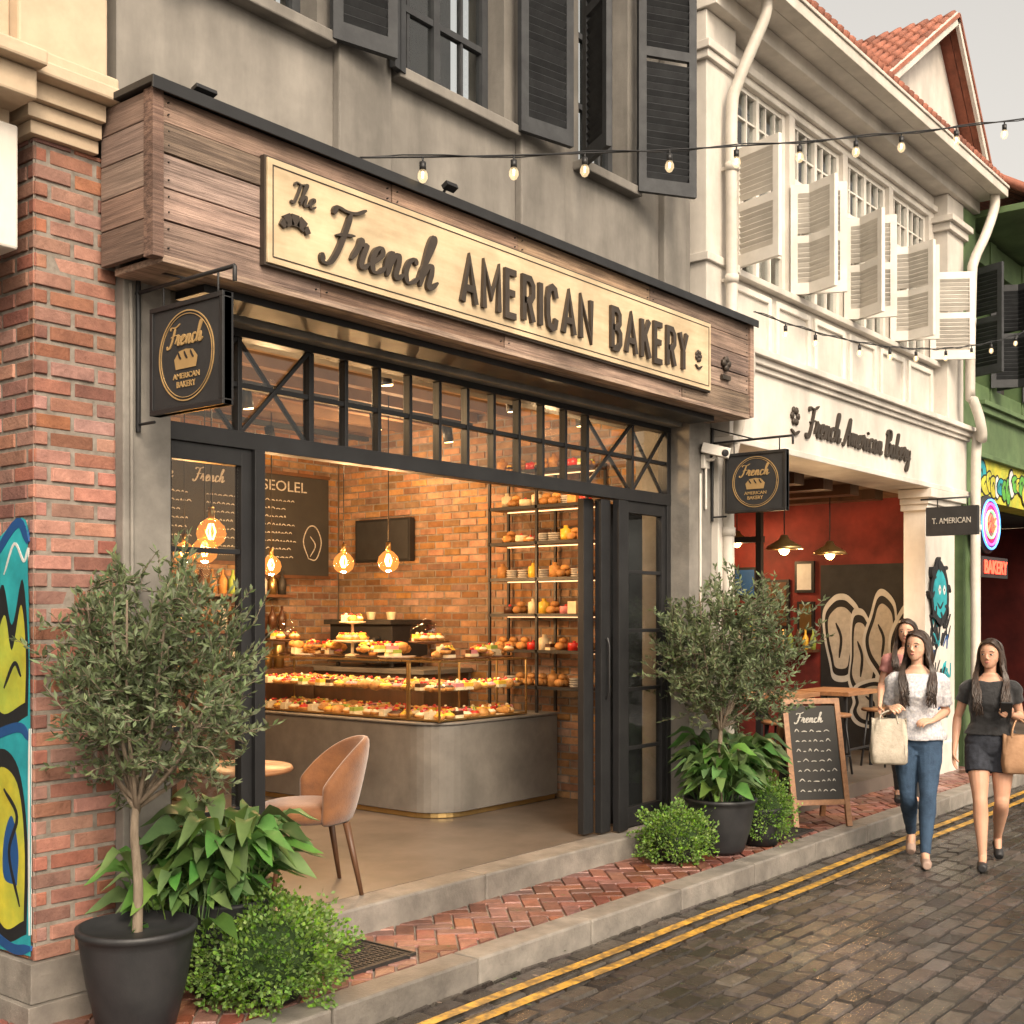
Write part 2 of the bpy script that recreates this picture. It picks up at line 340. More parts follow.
def cursive(b,s,o,u,v,n,size,w,m,depth=.012,xs=1.0,shear=.28):
    x=0;k=0
    for ch in s:
        st,adv=G[ch]
        for pl in st:
            ribbon(b,[((x+p[0]+shear*p[1])*size*xs,p[1]*size) for p in pl],o,u,v,n,w,depth,m,1.0,.0007*(k%5)); k+=1
        x+=adv
    return x*size*xs
UX=V((1,0,0));UZ=V((0,0,1));NF=V((0,-1,0))
def shutter(b,hx,hy,ang,w,z0,z1,m,hs=.045):
    d=V((math.cos(ang),math.sin(ang),0)); R3=Matrix.Rotation(ang,3,'Z'); t=.035; st=.055
    def bx(u0,u1,a0,a1,th=t,tilt=0):
        c=V((hx,hy,0))+d*((u0+u1)/2)+UZ*((a0+a1)/2)
        b.obox(c,(u1-u0,th,a1-a0),R3@Matrix.Rotation(tilt,3,'X'),m)
    bx(0,st,z0,z1);bx(w-st,w,z0,z1);bx(st,w-st,z0,z0+.09);bx(st,w-st,z1-.07,z1)
    mid=(z0+z1)/2; bx(st,w-st,mid-.03,mid+.03)
    z=z0+.09+hs*.6
    while z<z1-.08:
        if abs(z-mid)>.045: bx(st,w-st,z-.022,z+.022,.007,math.radians(38+R.uniform(-4,4)))
        z+=hs
# ------------------------------------------------------------------ ground, road, kerb, pavement
b=B(); b.add([(-150,-150,-.03),(250,-150,-.03),(250,150,-.03),(-150,150,-.03)],[(0,1,2,3)],asph); b.build('ground')
b=B(); b.add([(-6,-2.6,-.012),(40,-2.6,-.012),(40,3.58,-.012),(-6,3.58,-.012)],[(0,1,2,3)],roadbed)
L_,W_=.2,.1;g=.010;y=-2.5;row=0
while y<3.56:
    x=-1.5-(L_+g)*(.5 if row%2 else 0)+R.uniform(-.02,.02)
    while x<22:
        yy1=min(y+W_,3.575); LL=L_+R.uniform(-.008,.004)
        blockpoly(b,[(x,y+R.uniform(0,.005)),(x+LL,y+R.uniform(0,.005)),(x+LL,yy1-R.uniform(0,.004)),(x,yy1-R.uniform(0,.004))],lambda X,Y,h:V((X,Y,h+.010*noise.noise(V((X*.8,Y*.8,0))))),setts,ins=.011,dep=.018,jit=.0035,tilt=.005)
        x+=L_+g
    y+=W_+g;row+=1
b.build('road')
b=B()
for i in range(110):
    x=R.uniform(3.2,12); y=R.choice([R.uniform(3.45,3.57),R.uniform(3.8,4.25),R.uniform(2.2,3.5)]); z=.014 if y<3.58 else .135
    a=R.uniform(0,6.28); l=R.uniform(.018,.035); d=V((math.cos(a),math.sin(a),.1)); s=V((-math.sin(a),math.cos(a),0)); p=V((x,y,z)); b.add([p,p+d*l*.5+s*l*.25,p+d*l,p+d*l*.5-s*l*.25],[(0,1,2,3)],R.choice([woodend,olive,broad]))
b.build('fallen_leaves')
b=B()
for yc in (3.375,3.235):
    x=-1
    while x<22:
        w=.03; x2=x+.2; q=lambda X,Y:.0175+.010*noise.noise(V((X*.8,Y*.8,0)))
        b.add([(X_,Y_,q(X_,Y_)) for X_,Y_ in ((x,yc-w),(x2-.001,yc-w),(x2-.001,yc+w),(x,yc+w))],[(0,1,2,3)],yellow); x=x2
b.build('road_marking')
b=B(); x=-3
while x<26:
    l=.9; b.box(x,x+l-.007,3.58,3.745,-.02,.122+R.uniform(-.003,.003),stone); x+=l
b.build('kerb',bevel=.012)
b=B(); b.box(-3,26,3.75,4.6,-.02,.105,mortar)
w=.1; c45=math.sqrt(.5)
for n_ in range(-260,420):
    for m_ in range(-90,90):
        cx_=((n_+2*m_)-(n_-2*m_))*c45*w+8; cy_=(2*n_)*c45*w
        if cy_<3.3 or cy_>4.8 or cx_<0 or cx_>20: continue
        for (a0,a1,b0,b1) in ((0,2,0,1),(0,1,1,3)):
            ax=n_+2*m_; ay=n_-2*m_
            q=[(a0+ax+.04,b0+ay+.04),(a1+ax-.04,b0+ay+.04),(a1+ax-.04,b1+ay-.04),(a0+ax+.04,b1+ay-.04)]
            q=[((p[0]-p[1])*c45*w+8,(p[0]+p[1])*c45*w) for p in q]
            q=clip(q,.5,20,3.755,4.5)
            if len(q)>2: blockpoly(b,q,lambda X,Y,h:V((X,Y,.118+h+.004*noise.noise(V((X*.9,Y*.9,3))))),paver,ins=.005,dep=.012,jit=.0025,tilt=.003)
b.build('pavement')
def cover(name,x0,x1,y0,y1,z):
    b=B(); b.box(x0,x1,y0,y1,z-.02,z,iron)
    i=x0+.03
    while i<x1-.03:
        j=y0+.03
        while j<y1-.03:
            b.box(i,i+.012,j,j+.03,z,z+.004,iron); j+=.045
        i+=.026
    for a in ((x0-.012,x0,y0-.012,y1+.012),(x1,x1+.012,y0-.012,y1+.012),(x0,x1,y0-.012,y0),(x0,x1,y1,y1+.012)): b.box(*a,z-.02,z+.006,iron)
    b.build(name,bevel=.001)
cover('drain_cover',3.62,4.05,3.86,4.2,.128); cover('drain_cover',7.75,8.2,3.80,4.02,.128)
# ------------------------------------------------------------------ bakery shophouse
FL=.26
bk=empty('bakery_shophouse')
b=B(); b.box(3.0,5.1,4.30,4.5,.0,FL,stone); b.box(5.106,7.35,4.302,4.5,.0,FL-.001,stone); b.build('door_step',bk,bevel=.012)
b=B(); b.box(2.9,7.62,4.5,8.3,.05,FL-.002,floorc); b.build('shop_floor',bk)
b=B()
b.box(2.81,3.04,4.3,4.75,.0,3.09,concrete2); b.box(7.31,7.62,4.3,4.75,.0,3.09,concrete2)
b.box(2.81,7.62,4.33,4.75,3.09,3.74,concrete)
b.box(3.04,7.31,4.36,4.75,3.022,3.09,concrete2)
b.box(2.795,3.055,4.285,4.31,.0,.42,concrete2); b.box(7.295,7.62,4.285,4.31,.0,.42,concrete2)
b.build('piers',bk,bevel=.006)
b=B()
OP=[(3.28,3.9),(4.45,5.32),(6.05,6.6)]; Z0,Z1=4.5,6.3
xs=2.81
for (a,c) in OP:
    b.box(xs,a,4.35,4.62,3.745,7.6,concrete); b.box(a,c,4.35,4.62,3.745,Z0,concrete); b.box(a,c,4.35,4.62,Z1,7.6,concrete); xs=c
b.box(xs,7.40,4.35,4.62,3.745,7.6,concrete)
b.build('upper_wall',bk)
b=B()
for (a,c) in ((4.0,4.36),(5.42,5.85),(6.98,7.26)): b.box(a,c,4.30,4.352,3.76,7.6,concrete)
for (a,c) in OP: b.box(a-.06,c+.06,4.27,4.36,4.44,4.5,concrete)
b.build('pilasters',bk,bevel=.008)
b=B()
for (a,c) in OP:
    y0=4.47
    for x in (a,c-.05,(a+c)/2-.025): b.box(x,x+.05,y0,y0+.05,Z0,Z1,shutm)
    b.box(a,c,y0+.002,y0+.048,Z0,Z0+.06,shutm); b.box(a,c,y0+.002,y0+.048,Z1-.06,Z1,shutm)
    for z in (4.95,5.4,5.85): b.box(a,c,y0+.004,y0+.044,z-.018,z+.018,shutm)
    for x in ((a*3+c)/4,(a+c*3)/4): b.box(x-.01,x+.01,y0+.01,y0+.04,Z0,Z1,shutm)
    b.box(a,c,y0+.022,y0+.026,Z0,Z1,winglass)
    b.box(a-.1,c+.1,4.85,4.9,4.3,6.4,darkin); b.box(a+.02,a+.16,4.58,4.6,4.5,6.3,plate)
shutter(b,3.93,4.28,math.radians(-14),.36,4.46,6.3,shutm)
shutter(b,4.42,4.28,math.radians(180+12),.10,4.46,6.3,shutm)
shutter(b,5.35,4.26,math.radians(-12),.40,4.46,6.3,shutm)
shutter(b,6.02,4.28,math.radians(180+60),.34,4.46,6.3,shutm)
shutter(b,6.60,4.27,math.radians(-32),.42,4.46,6.3,shutm)
shutter(b,3.25,4.28,math.radians(180+15),.34,4.46,6.3,shutm)
b.build('upper_windows',bk)
b=B(); X0,X1=2.72,7.62; zz=3.10
hs=[.14,.125,.135,.12,.112]
for h in hs:
    x=X0+.05
    while x<X1-.05:
        l=min(R.uniform(.8,1.9),X1-.05-x)
        if X1-.05-x-l<.3:l=X1-.05-x
        b.box(x,x+l-.004,3.98+R.uniform(-.005,.005),4.02,zz,zz+h-.005-R.uniform(0,.002),wood)
        for nx in (x+.03,x+l-.034):
            for nz_ in (zz+.03,zz+h-.035): b.tube([(nx,3.99,nz_),(nx,3.972,nz_)],.004,iron,5)
        x+=l
    b.box(X0+.004,X0+.03,4.03,4.325,zz,zz+h-.004,woodend); b.box(X1-.03,X1-.004,4.03,4.3,zz,zz+h-.004,woodend)
    zz+=h
b.box(X0,X0+.05,3.965,4.028,3.085,3.735,wood); b.box(X1-.05,X1,3.965,4.028,3.085,3.735,wood)
b.box(X0+.05,X1-.05,3.972,4.3,3.07,3.098,wood)
b.build('fascia',bk,bevel=.003)
b=B(); b.box(X0-.02,X1+.02,3.94,4.36,3.737,3.765,black); b.box(X0-.02,X1+.02,3.936,3.945,3.715,3.765,black)
b.box(3.06,7.3,4.1,4.3,3.035,3.068,black)
b.build('fascia_flashing',bk,bevel=.002)
b=B(); Y0=4.46;Y1=4.52
b.box(3.04,7.31,Y0-.01,Y1+.01,2.47,2.55,black); b.box(3.04,7.31,Y0-.01,Y1+.01,2.985,3.022,black)
b.box(3.04,3.09,Y0-.008,Y1+.008,FL,2.985,black); b.box(7.26,7.31,Y0-.008,Y1+.008,FL,2.985,black)
b.box(3.09,7.26,Y0+.012,Y1-.012,2.755,2.78,black)
x=3.97
while x<6.42:
    wv=.03 if abs(x-3.97)<.01 or x>6.25 else .022
    b.box(x-wv/2,x+wv/2,Y0+.005,Y1-.005,2.55,2.985,black); x+=.2345
b.box(3.52,3.545,Y0+.005,Y1-.005,2.55,2.985,black);b.box(6.83,6.855,Y0+.005,Y1-.005,2.55,2.985,black)
for (a,c) in ((3.09,3.52),(3.545,3.955),(6.33,6.83),(6.855,7.26)):
    b.beam((a,Y0+.018,2.55),(c,Y0+.018,2.985),.02,.02,black);b.beam((a,Y0+.040,2.985),(c,Y0+.040,2.55),.018,.02,black)
def door(x0,x1,ya,rows,st=.06):
    b.box(x0,x0+st,ya,ya+.05,FL+.01,2.47,black); b.box(x1-st,x1,ya,ya+.05,FL+.01,2.47,black)
    b.box(x0+st,x1-st,ya,ya+.05,FL+.01,FL+.14,black); b.box(x0+st,x1-st,ya,ya+.05,2.39,2.47,black)
    for i in range(1,rows):
        z=FL+.14+(2.39-FL-.14)*i/rows; b.box(x0+st,x1-st,ya+.01,ya+.04,z-.012,z+.012,black)
    b.box(x0+st,x1-st,ya+.022,ya+.027,FL+.14,2.39,winglass)
door(3.10,3.60,4.465,5); b.box(3.60,3.66,4.44,4.54,FL,2.47,black)
door(6.74,7.26,4.465,5,.05)
for i,(xa,ya) in enumerate(((6.36,4.53),(6.47,4.47),(6.59,4.41))):
    b.box(xa,xa+.10,ya,ya+.05,FL+.01,2.46,black); b.box(xa+.1,xa+.125,ya+.01,ya+.03,FL+.01,2.46,black)
b.tube([(6.52,4.455,1.15),(6.52,4.44,1.2),(6.52,4.44,1.5),(6.52,4.455,1.55)],.008,black,6)
b.box(3.09,7.26,Y0+.028,Y0+.033,2.55,2.985,winglass)
b.box(6.80,7.20,4.62,4.66,FL+.01,2.46,blackm)
b.build('shopfront',bk,bevel=.003)
b=B()
b.box(7.63,7.68,4.75,8.3,0,3.5,wallin); b.box(2.85,2.95,4.75,8.3,0,3.5,wallin); b.box(2.85,7.7,8.22,8.3,0,3.5,wallin)
b.box(2.85,7.7,4.6,8.3,3.45,3.5,ceilm)
for i in range(9): b.box(2.95,7.6,4.9+i*.4,4.98+i*.4,3.3,3.45,ceilm)
b.build('interior_shell',bk)
b=B()
brickwall(b,(7.62,8.2,FL),(0,-1,0),UZ,(-1,0,0),3.45,3.15,brickin,mortar,bl=.18,bh=.05)
brickwall(b,(2.96,8.2,FL),(1,0,0),UZ,(0,-1,0),4.65,3.15,brickin,mortar,bl=.18,bh=.05)
b.build('interior_brickwork',bk)
# ------------------------------------------------------------------ brick column and cream building
b=B(); b.box(2.47,2.80,4.37,6.4,.0,3.55,mortar)
brickwall(b,(2.45,4.35,.36),UX,UZ,NF,.36,3.19,brickm,mortar,bl=.19,bh=.055,gap=.014,jit=.006)
brickwall(b,(2.45,6.4,.36),(0,-1,0),UZ,(-1,0,0),2.05,3.19,brickm,mortar,bl=.19,bh=.055,gap=.014)
brickwall(b,(2.81,4.352,.36),(0,1,0),UZ,(1,0,0),.02,2.6,brickm,mortar)
for (z0,z1,p) in ((0,.2,.05),(.203,.357,.028)): b.box(2.45-p,2.81+p*.5,4.35-p,6.4,z0,z1,stone)
for (z0,z1,p) in ((3.55,3.60,.03),(3.603,3.66,.055),(3.663,3.73,.085)): b.box(2.45-p,2.71,4.35-p,6.4,z0,z1,cream)
b.build('brick_column',bevel=.004)
b=B()
b.box(2.3,2.78,4.2,6.3,3.733,3.79,cream); b.box(2.33,2.76,4.25,6.2,3.793,3.85,cream); b.box(2.36,2.74,4.30,6.1,3.853,7.5,cream)
b.box(-2.5,2.36,4.36,6,3.56,7.5,cream); b.box(-2.5,2.37,4.18,6,3.62,3.73,cream); b.box(-2.5,2.38,4.12,6,3.73,3.79,cream)
b.box(-2.5,2.36,4.3,4.6,3.08,3.55,white)
b.box(-2.5,1.6,4.5,6,0,3.08,white); b.box(-2.5,2.36,6.4,6.5,0,3.6,white)
b.build('cream_shophouse',bevel=.01)
b=B()
def gp(pts,m,off,ori,u,v,n,k=6):
    P=cr([(p[0],p[1],0) for p in pts+[pts[0]]],k)[:-1]
    ori=V(ori); b.add([ori+u*p.x+v*p.y+n*off for p in P],[tuple(range(len(P)))],m)
go=(2.45,4.36,.36); gu=V((0,1,0)); gn=V((-1,0,0))
def gpoly(m,off,pts): gp(pts,m,off,go,gu,UZ,gn)
gpoly(teal,.008,[(0.0,.02),(.0,.8),(.02,1.5),(.06,1.72),(.4,1.6),(.9,1.7),(1.3,1.4),(1.3,.5),(1.2,.05),(.6,0)])
gpoly(gblk,.0084,[(.03,.1),(.02,.45),(.09,.74),(.25,.8),(.38,.6),(.36,.2),(.2,.05)])
gpoly(gyel,.0088,[(.05,.15),(.045,.45),(.10,.68),(.24,.73),(.33,.58),(.32,.25),(.2,.1)])
gpoly(tealD,.0092,[(.10,.28),(.09,.42),(.14,.55),(.2,.45),(.2,.3)])
gpoly(gblk,.0084,[(.02,.95),(.015,1.2),(.06,1.48),(.14,1.3),(.22,1.46),(.35,1.1),(.25,.88)])
gpoly(gyel,.0088,[(.04,1.0),(.035,1.2),(.07,1.38),(.14,1.2),(.2,1.34),(.3,1.1),(.22,.95)])
for pl,m,w in (([(.08,.2),(.16,.4),(.1,.55),(.2,.65)],gblk,.02),([(.02,1.62),(.1,1.7),(.3,1.55)],tealD,.04),([(.01,.86),(.1,.9),(.4,.82)],tealD,.04),([(.07,1.1),(.12,1.15),(.2,1.05)],gblk,.018),([(.0,.05),(.15,.03),(.4,.1)],tealD,.04),([(.01,.1),(.012,.6),(.008,.9)],gwht,.012),([(.02,1.6),(.05,1.55),(.12,1.62),(.2,1.5)],gwht,.012)):
    ribbon(b,pl,go,gu,UZ,gn,w,.0095,m,0)
b.build('graffiti')
# ------------------------------------------------------------------ main sign
sg=empty('bakery_sign'); b=B()
b.box(3.26,6.97,3.94,3.975,3.175,3.615,brass)
for a in ((3.285,6.945,3.20,3.206),(3.285,6.945,3.584,3.59)): b.box(a[0],a[1],3.937,3.941,a[2],a[3],letter)
for a in (3.285,6.939): b.box(a,a+.006,3.937,3.941,3.206,3.584,letter)
b.build('sign_panel',sg,bevel=.004)
b=B(); b.box(3.25,6.98,3.95,3.98,3.165,3.174,letter);b.box(3.25,6.98,3.95,3.98,3.616,3.625,letter);b.box(3.25,3.259,3.95,3.98,3.174,3.616,letter);b.box(6.971,6.98,3.95,3.98,3.174,3.616,letter); b.build('sign_frame',sg)
b=B(); yo=3.938
# condensed block capitals built from straight strokes (unit cell 1 x 1)
CAP={'A':[[(0,0),(.5,1),(1,0)],[(.2,.32),(.8,.32)]],'M':[[(0,0),(0,1),(.5,.3),(1,1),(1,0)]],'E':[[(.95,0),(0,0),(0,1),(.95,1)],[(0,.52),(.8,.52)]],
'R':[[(0,0),(0,1),(.65,1),(.95,.86),(.95,.62),(.65,.48),(0,.48)],[(.5,.48),(1,0)]],'I':[[(0,0),(0,1)]],'C':[[(.95,.75),(.8,.95),(.5,1),(.15,.93),(0,.7),(0,.3),(.15,.07),(.5,0),(.8,.05),(.95,.25)]],
'N':[[(0,0),(0,1),(1,0),(1,1)]],'B':[[(0,0),(0,1),(.6,1),(.88,.88),(.88,.66),(.6,.53),(0,.53)],[(.6,.53),(.95,.4),(.95,.14),(.65,0),(0,0)]],'K':[[(0,0),(0,1)],[(.95,1),(.05,.42)],[(.35,.6),(1,0)]],'Y':[[(0,1),(.5,.48),(1,1)],[(.5,.5),(.5,0)]]}
def stroke(b,pts,o,w,d0,d1,m):
    # mitred polyline ribbon on the sign plane
    P=[V((p[0],p[1],0)) for p in pts]; N=len(P); L=[];Rr=[]
    for i,p in enumerate(P):
        d0_=(P[i]-P[i-1]).normalized() if i>0 else (P[1]-P[0]).normalized(); d1_=(P[i+1]-P[i]).normalized() if i<N-1 else d0_
        n0=V((-d0_.y,d0_.x,0)); n1=V((-d1_.y,d1_.x,0)); mt=n0+n1
        if mt.length<.3: mt=n0
        mt.normalize(); k=min(1.5,1/max(.5,mt.dot(n0))); ext=V((0,0,0))
        if i==0: ext=-d1_*w*.0
        L.append(p+mt*w*.5*k+ext); Rr.append(p-mt*w*.5*k+ext)
    o=V(o); vs=[]
    for l,r_ in zip(L,Rr):
        for q,dd in ((l,d0),(l,d1),(r_,d1),(r_,d0)): vs.append(o+UX*q.x+UZ*q.y+NF*dd)
    fs=[]
    for i in range(N-1):
        for k in range(3): fs.append((i*4+k,i*4+k+1,i*4+k+5,i*4+k+4))
    fs.append((0,1,2,3)); e=(N-1)*4; fs.append((e+3,e+2,e+1,e)); b.add(vs,fs,m)
def spaced(s,x0,x1,z,h,sw=.034):
    wds={'I':.0,'M':1.25,'A':1.08,'N':1.05}; gap=.030; tot=sum(wds.get(c,.85) for c in s); k=(x1-x0-gap*(len(s)-1)-sw*len(s))/tot; x=x0
    for c in s:
        w=wds.get(c,.85)*k
        for j,st in enumerate(CAP[c]): stroke(b,[(x+sw/2+p[0]*w,sw/2+p[1]*(h-sw)) for p in st],(0,yo,z),sw,0,.018+.0006*j,letter)
        x+=w+sw+gap
spaced('AMERICAN',4.46,5.60,3.24,.26); spaced('BAKERY',5.78,6.655,3.24,.26)
cursive(b,'French',(3.56,yo,3.265),UX,UZ,NF,.118,.024,letter,.016,xs=1.0)
cursive(b,'The',(3.375,yo,3.455),UX,UZ,NF,.045,.010,letter,.010)
for i in range(5):
    a=math.radians(150-30*i); cx=3.40+.075*math.cos(a); cz=3.325+.055*math.sin(a)
    b.obox((cx,yo-.006,cz),(.032 if i in(0,4) else .042,.014,.05 if i in (1,2,3) else .03),Matrix.Rotation(-(a-math.pi/2),3,'Y'),letter)
for i in range(7):
    a=i*math.pi*2/7; b.ell((6.80+.026*math.cos(a),yo-.004,3.375+.026*math.sin(a)),(.016,.008,.016),letter,8)
b.ell((6.80,yo-.006,3.375),(.012,.01,.012),letter,8); ribbon(b,[(-.04,0),(0,-.02),(.04,0)],(6.80,yo,3.315),UX,UZ,NF,.012,.01,letter,0)
for (dx,dz,r) in ((-.03,.04,.024),(.03,.04,.024),(0,.065,.022),(0,.01,.024)):
    b.tube([(7.22+dx,3.975,3.36+dz),(7.22+dx,3.955,3.36+dz)],r,letter,14)
b.box(7.165,7.275,3.958,3.975,3.29,3.32,letter)
b.build('lettering',sg)
def hanging_sign(xw,z0,z1,ya=3.70,yb=4.17):
    o=empty('hanging_sign'); b=B()
    b.tube([(xw,4.3,z1+.09),(xw,3.66,z1+.09)],.009,black,8); b.tube([(xw,4.3,z1+.2),(xw,3.95,z1+.09)],.006,black,6)
    b.tube([(xw,4.285,z0-.05),(xw,4.285,z1+.2)],.011,black,8); b.tube([(xw,4.285,z0-.02),(xw,4.17,z0-.02)],.007,black,6)
    for yy in (ya+.06,yb-.06): b.tube([(xw,yy,z1+.09),(xw,yy,z1)],.005,black,6)
    b.tube([(xw,3.66,z1+.09),(xw,3.66,z1+.03)],.009,black,8)
    b.box(xw-.018,xw+.018,ya,yb,z0,z1,blackm)
    for f in ((ya,yb,z0,z0+.02),(ya,yb,z1-.02,z1),(ya,ya+.02,z0+.02,z1-.02),(yb-.02,yb,z0+.02,z1-.02)): b.box(xw-.026,xw+.026,f[0],f[1],f[2],f[3],black)
    b.build('board',o,bevel=.002)
    b=B(); ym=(ya+yb)/2;zm=(z0+z1)/2;u=V((0,-1,0));n=V((-1,0,0));xo=xw-.0185
    for rad,wd in ((.175,.005),(.163,.0025)):
        ribbon(b,[(rad*math.cos(t),rad*math.sin(t)) for t in [i*math.pi/12 for i in range(25)]],(xo,ym,zm),u,UZ,n,wd,.003,goldp,0)
    cursive(b,'French',(xo,ym+.118,zm+.045),u,UZ,n,.037,.008,goldp,.003,xs=.98)
    txt(b,'AMERICAN',(xo,ym,zm-.088),u,UZ,n,.022,goldp,width=.17,depth=.003,center=True,weight=.01)
    txt(b,'BAKERY',(xo,ym,zm-.122),u,UZ,n,.024,goldp,width=.12,depth=.003,center=True,weight=.01)
    P=[(-.065,-.05),(-.075,-.01),(-.045,.02),(0,.026),(.045,.02),(.075,-.01),(.065,-.05)]
    b.add([V((xo-.003,ym,zm))+u*p[0]+UZ*p[1] for p in P],[tuple(range(7))],goldp)
    for i in (-1,0,1): ribbon(b,[(i*.04-.01,.018),(i*.04,-.0),(i*.04+.01,-.012)],(xo-.003,ym,zm),u,UZ,n,.008,.002,black,0)
    b.build('emblem',o)
hanging_sign(2.87,2.50,2.93); hanging_sign(7.60,2.42,2.84)
b=B(); b.obox((7.5,4.2,2.86),(.08,.20,.07),Matrix.Rotation(.5,3,'Z')@Matrix.Rotation(.25,3,'X'),white2); b.tube([(7.5,4.3,2.8),(7.5,4.22,2.8),(7.5,4.2,2.84)],.014,white2,8)
b.tube([(7.44,4.10,2.83),(7.43,4.08,2.825)],.025,black,12); b.box(7.46,7.54,4.27,4.3,2.74,2.84,white2); b.tube([(7.5,4.28,2.75),(7.5,4.28,2.45)],.01,white2,6); b.build('security_camera',bevel=.006)
b=B(); b.tube([(4.4,4.0,3.77),(4.4,3.97,3.80)],.008,black,6); b.obox((4.41,3.95,3.81),(.08,.04,.025),Matrix.Rotation(-.5,3,'X'),black)
b.tube([(2.95,4.0,3.77),(2.95,4.0,3.80)],.008,black,6); b.obox((2.97,3.98,3.80),(.10,.04,.018),Matrix.Rotation(-.3,3,'X'),black)
b.tube([(5.9,4.1,3.77),(5.9,4.1,3.82),(6.8,4.1,3.82),(6.8,4.1,3.77)],.008,black,6); b.build('spotlight',bevel=.004)
b=B(); b.tube(cr([(2.84,4.30,3.05),(2.84,4.29,2.9),(2.845,4.29,1.5),(2.84,4.29,.3)],4),.009,concrete2,6); b.box(2.82,2.9,4.25,4.299,1.45,1.57,concrete2)
b.box(7.38,7.5,4.25,4.299,1.5,1.66,white2); b.tube([(7.44,4.29,1.66),(7.44,4.29,2.7)],.009,white2,6); b.build('conduit_box',bevel=.004)
# ------------------------------------------------------------------ drainpipes
def pipeobj(pts,r,brk):
    b=B(); b.tube(cr(pts,4),r,pipe,12)
    for (x,y,z) in brk: b.tube([(x,y,z-.03),(x,y,z+.03)],r+.008,pipe,12); b.box(x-.012,x+.012,y,y+.14,z-.012,z+.012,pipe)
    b.build('drainpipe')
pipeobj([(7.8,3.96,6.14),(7.8,3.97,5.98),(7.74,4.04,5.75),(7.68,4.12,5.5),(7.66,4.16,5.3),(7.66,4.16,4.5),(7.66,4.16,3.9),(7.66,4.15,3.82),(7.69,4.08,3.7),(7.72,4.06,3.6),(7.72,4.06,3.4),(7.72,4.18,2.9),(7.72,4.22,2.7),(7.72,4.22,2.0),(7.72,4.22,.15)],.042,[(7.66,4.16,4.9),(7.66,4.16,4.1),(7.72,4.22,2.3),(7.72,4.22,1.5)])
pipeobj([(12.95,3.95,6.1),(12.95,3.96,5.95),(12.8,4.0,5.65),(12.6,4.05,5.35),(12.55,4.06,5.1),(12.5,4.06,4.0),(12.5,4.03,3.9),(12.55,3.98,3.7),(12.62,3.98,3.5),(12.68,4.06,3.3),(12.68,4.06,.2)],.05,[(12.51,4.06,4.7),(12.68,4.06,2.6)])
# ------------------------------------------------------------------ white shophouse
wh=empty('white_shophouse'); b=B()
b.box(7.44,7.87,4.24,4.7,3.77,5.975,white)
for (z0,z1,p) in ((5.62,5.68,.03),(5.68,5.74,.05),(4.20,4.26,.025)): b.box(7.44-p,7.87+p,4.24-p,4.5,z0,z1,white)
b.box(12.25,12.72,4.2,4.8,3.645,5.975,white)
for (z0,z1,p) in ((5.6,5.68,.04),(5.68,5.74,.08)): b.box(12.25-p,12.72+p,4.2-p,4.5,z0,z1,white)
b.box(7.63,12.7,4.16,4.6,2.98,3.50,white)
for (z0,z1,p) in ((2.93,2.98,.03),(3.5,3.54,.03),(3.54,3.59,.06),(3.59,3.64,.10)): b.box(7.63,12.7+p,4.16-p,4.6,z0,z1,white)
b.box(7.87,12.25,4.34,4.6,3.64,4.22,white); b.box(7.87,12.25,4.27,4.6,4.22,4.27,white)
b.box(7.87,12.25,4.34,4.6,5.74,5.975,white); b.box(7.87,12.25,4.30,4.34,5.80,5.86,white)
for (a,c) in ((7.95,8.6),(8.68,9.3),(9.38,10.0),(10.1,10.7),(10.8,11.4),(11.5,12.15)):
    for q in ((a,a+.05,3.70,4.18),(c-.05,c,3.70,4.18),(a+.05,c-.05,3.70,3.75),(a+.05,c-.05,4.13,4.18)): b.box(q[0],q[1],4.315,4.345,q[2],q[3],white2)
b.box(7.40,13.1,3.99,4.7,6.102,6.16,white)
b.box(7.42,13.1,4.15,4.7,5.98,6.1,white)
b.box(7.38,13.1,3.86,3.98,6.09,6.20,pipe); b.box(7.38,13.1,3.845,3.859,6.18,6.21,pipe)
b.build('walls',wh,bevel=.006)
b=B(); WIN=[(8.0,8.95),(9.05,10.0),(10.1,11.05),(11.15,12.1)]
for (a,c) in WIN:
    for x in (a,c-.05,(a+c)/2-.02): b.box(x,x+.05,4.38,4.44,4.27,5.74,white2)
    for z in (4.27,5.14,5.24,5.70): b.box(a,c,4.385,4.435,z,z+.045,white2)
    for i in range(1,6): b.box(a+(c-a)*i/6-.008,a+(c-a)*i/6+.008,4.39,4.43,5.285,5.70,white2)
    b.box(a,c,4.393,4.427,5.49,5.505,white2)
    for i in (1,3): b.box(a+(c-a)*i/4-.008,a+(c-a)*i/4+.008,4.39,4.43,4.31,5.14,white2)
    for z in (4.58,4.86): b.box(a,c,4.393,4.427,z-.008,z+.008,white2)
    b.box(a,c,4.408,4.412,4.3,5.72,winglass)
    b.box(a+.05,a+.25,4.55,4.56,4.3,5.7,plate); b.box(c-.3,c-.05,4.56,4.57,4.3,5.7,plate)
for x0,x1 in ((7.87,8.0),(8.95,9.05),(10.0,10.1),(11.05,11.15),(12.1,12.25)): b.box(x0,x1,4.34,4.6,4.27,5.74,white)
b.box(7.87,12.25,4.75,4.8,4.2,5.9,wallin)
for hx,an in ((8.02,-112),(8.95,-62),(9.07,-118),(10.0,-70),(10.12,-112),(11.05,-66),(11.17,-112),(12.1,-62)):
    shutter(b,hx,4.33,math.radians(an+R.uniform(-8,8)),.44,4.28,5.16,white2,.04)
b.build('upper_windows',wh)
b=B()
for i in range(48):
    x=7.5+i*.115; b.tube([(x,3.88,6.24),(x,7.0,8.0)],.055,tile,6,sm=True)
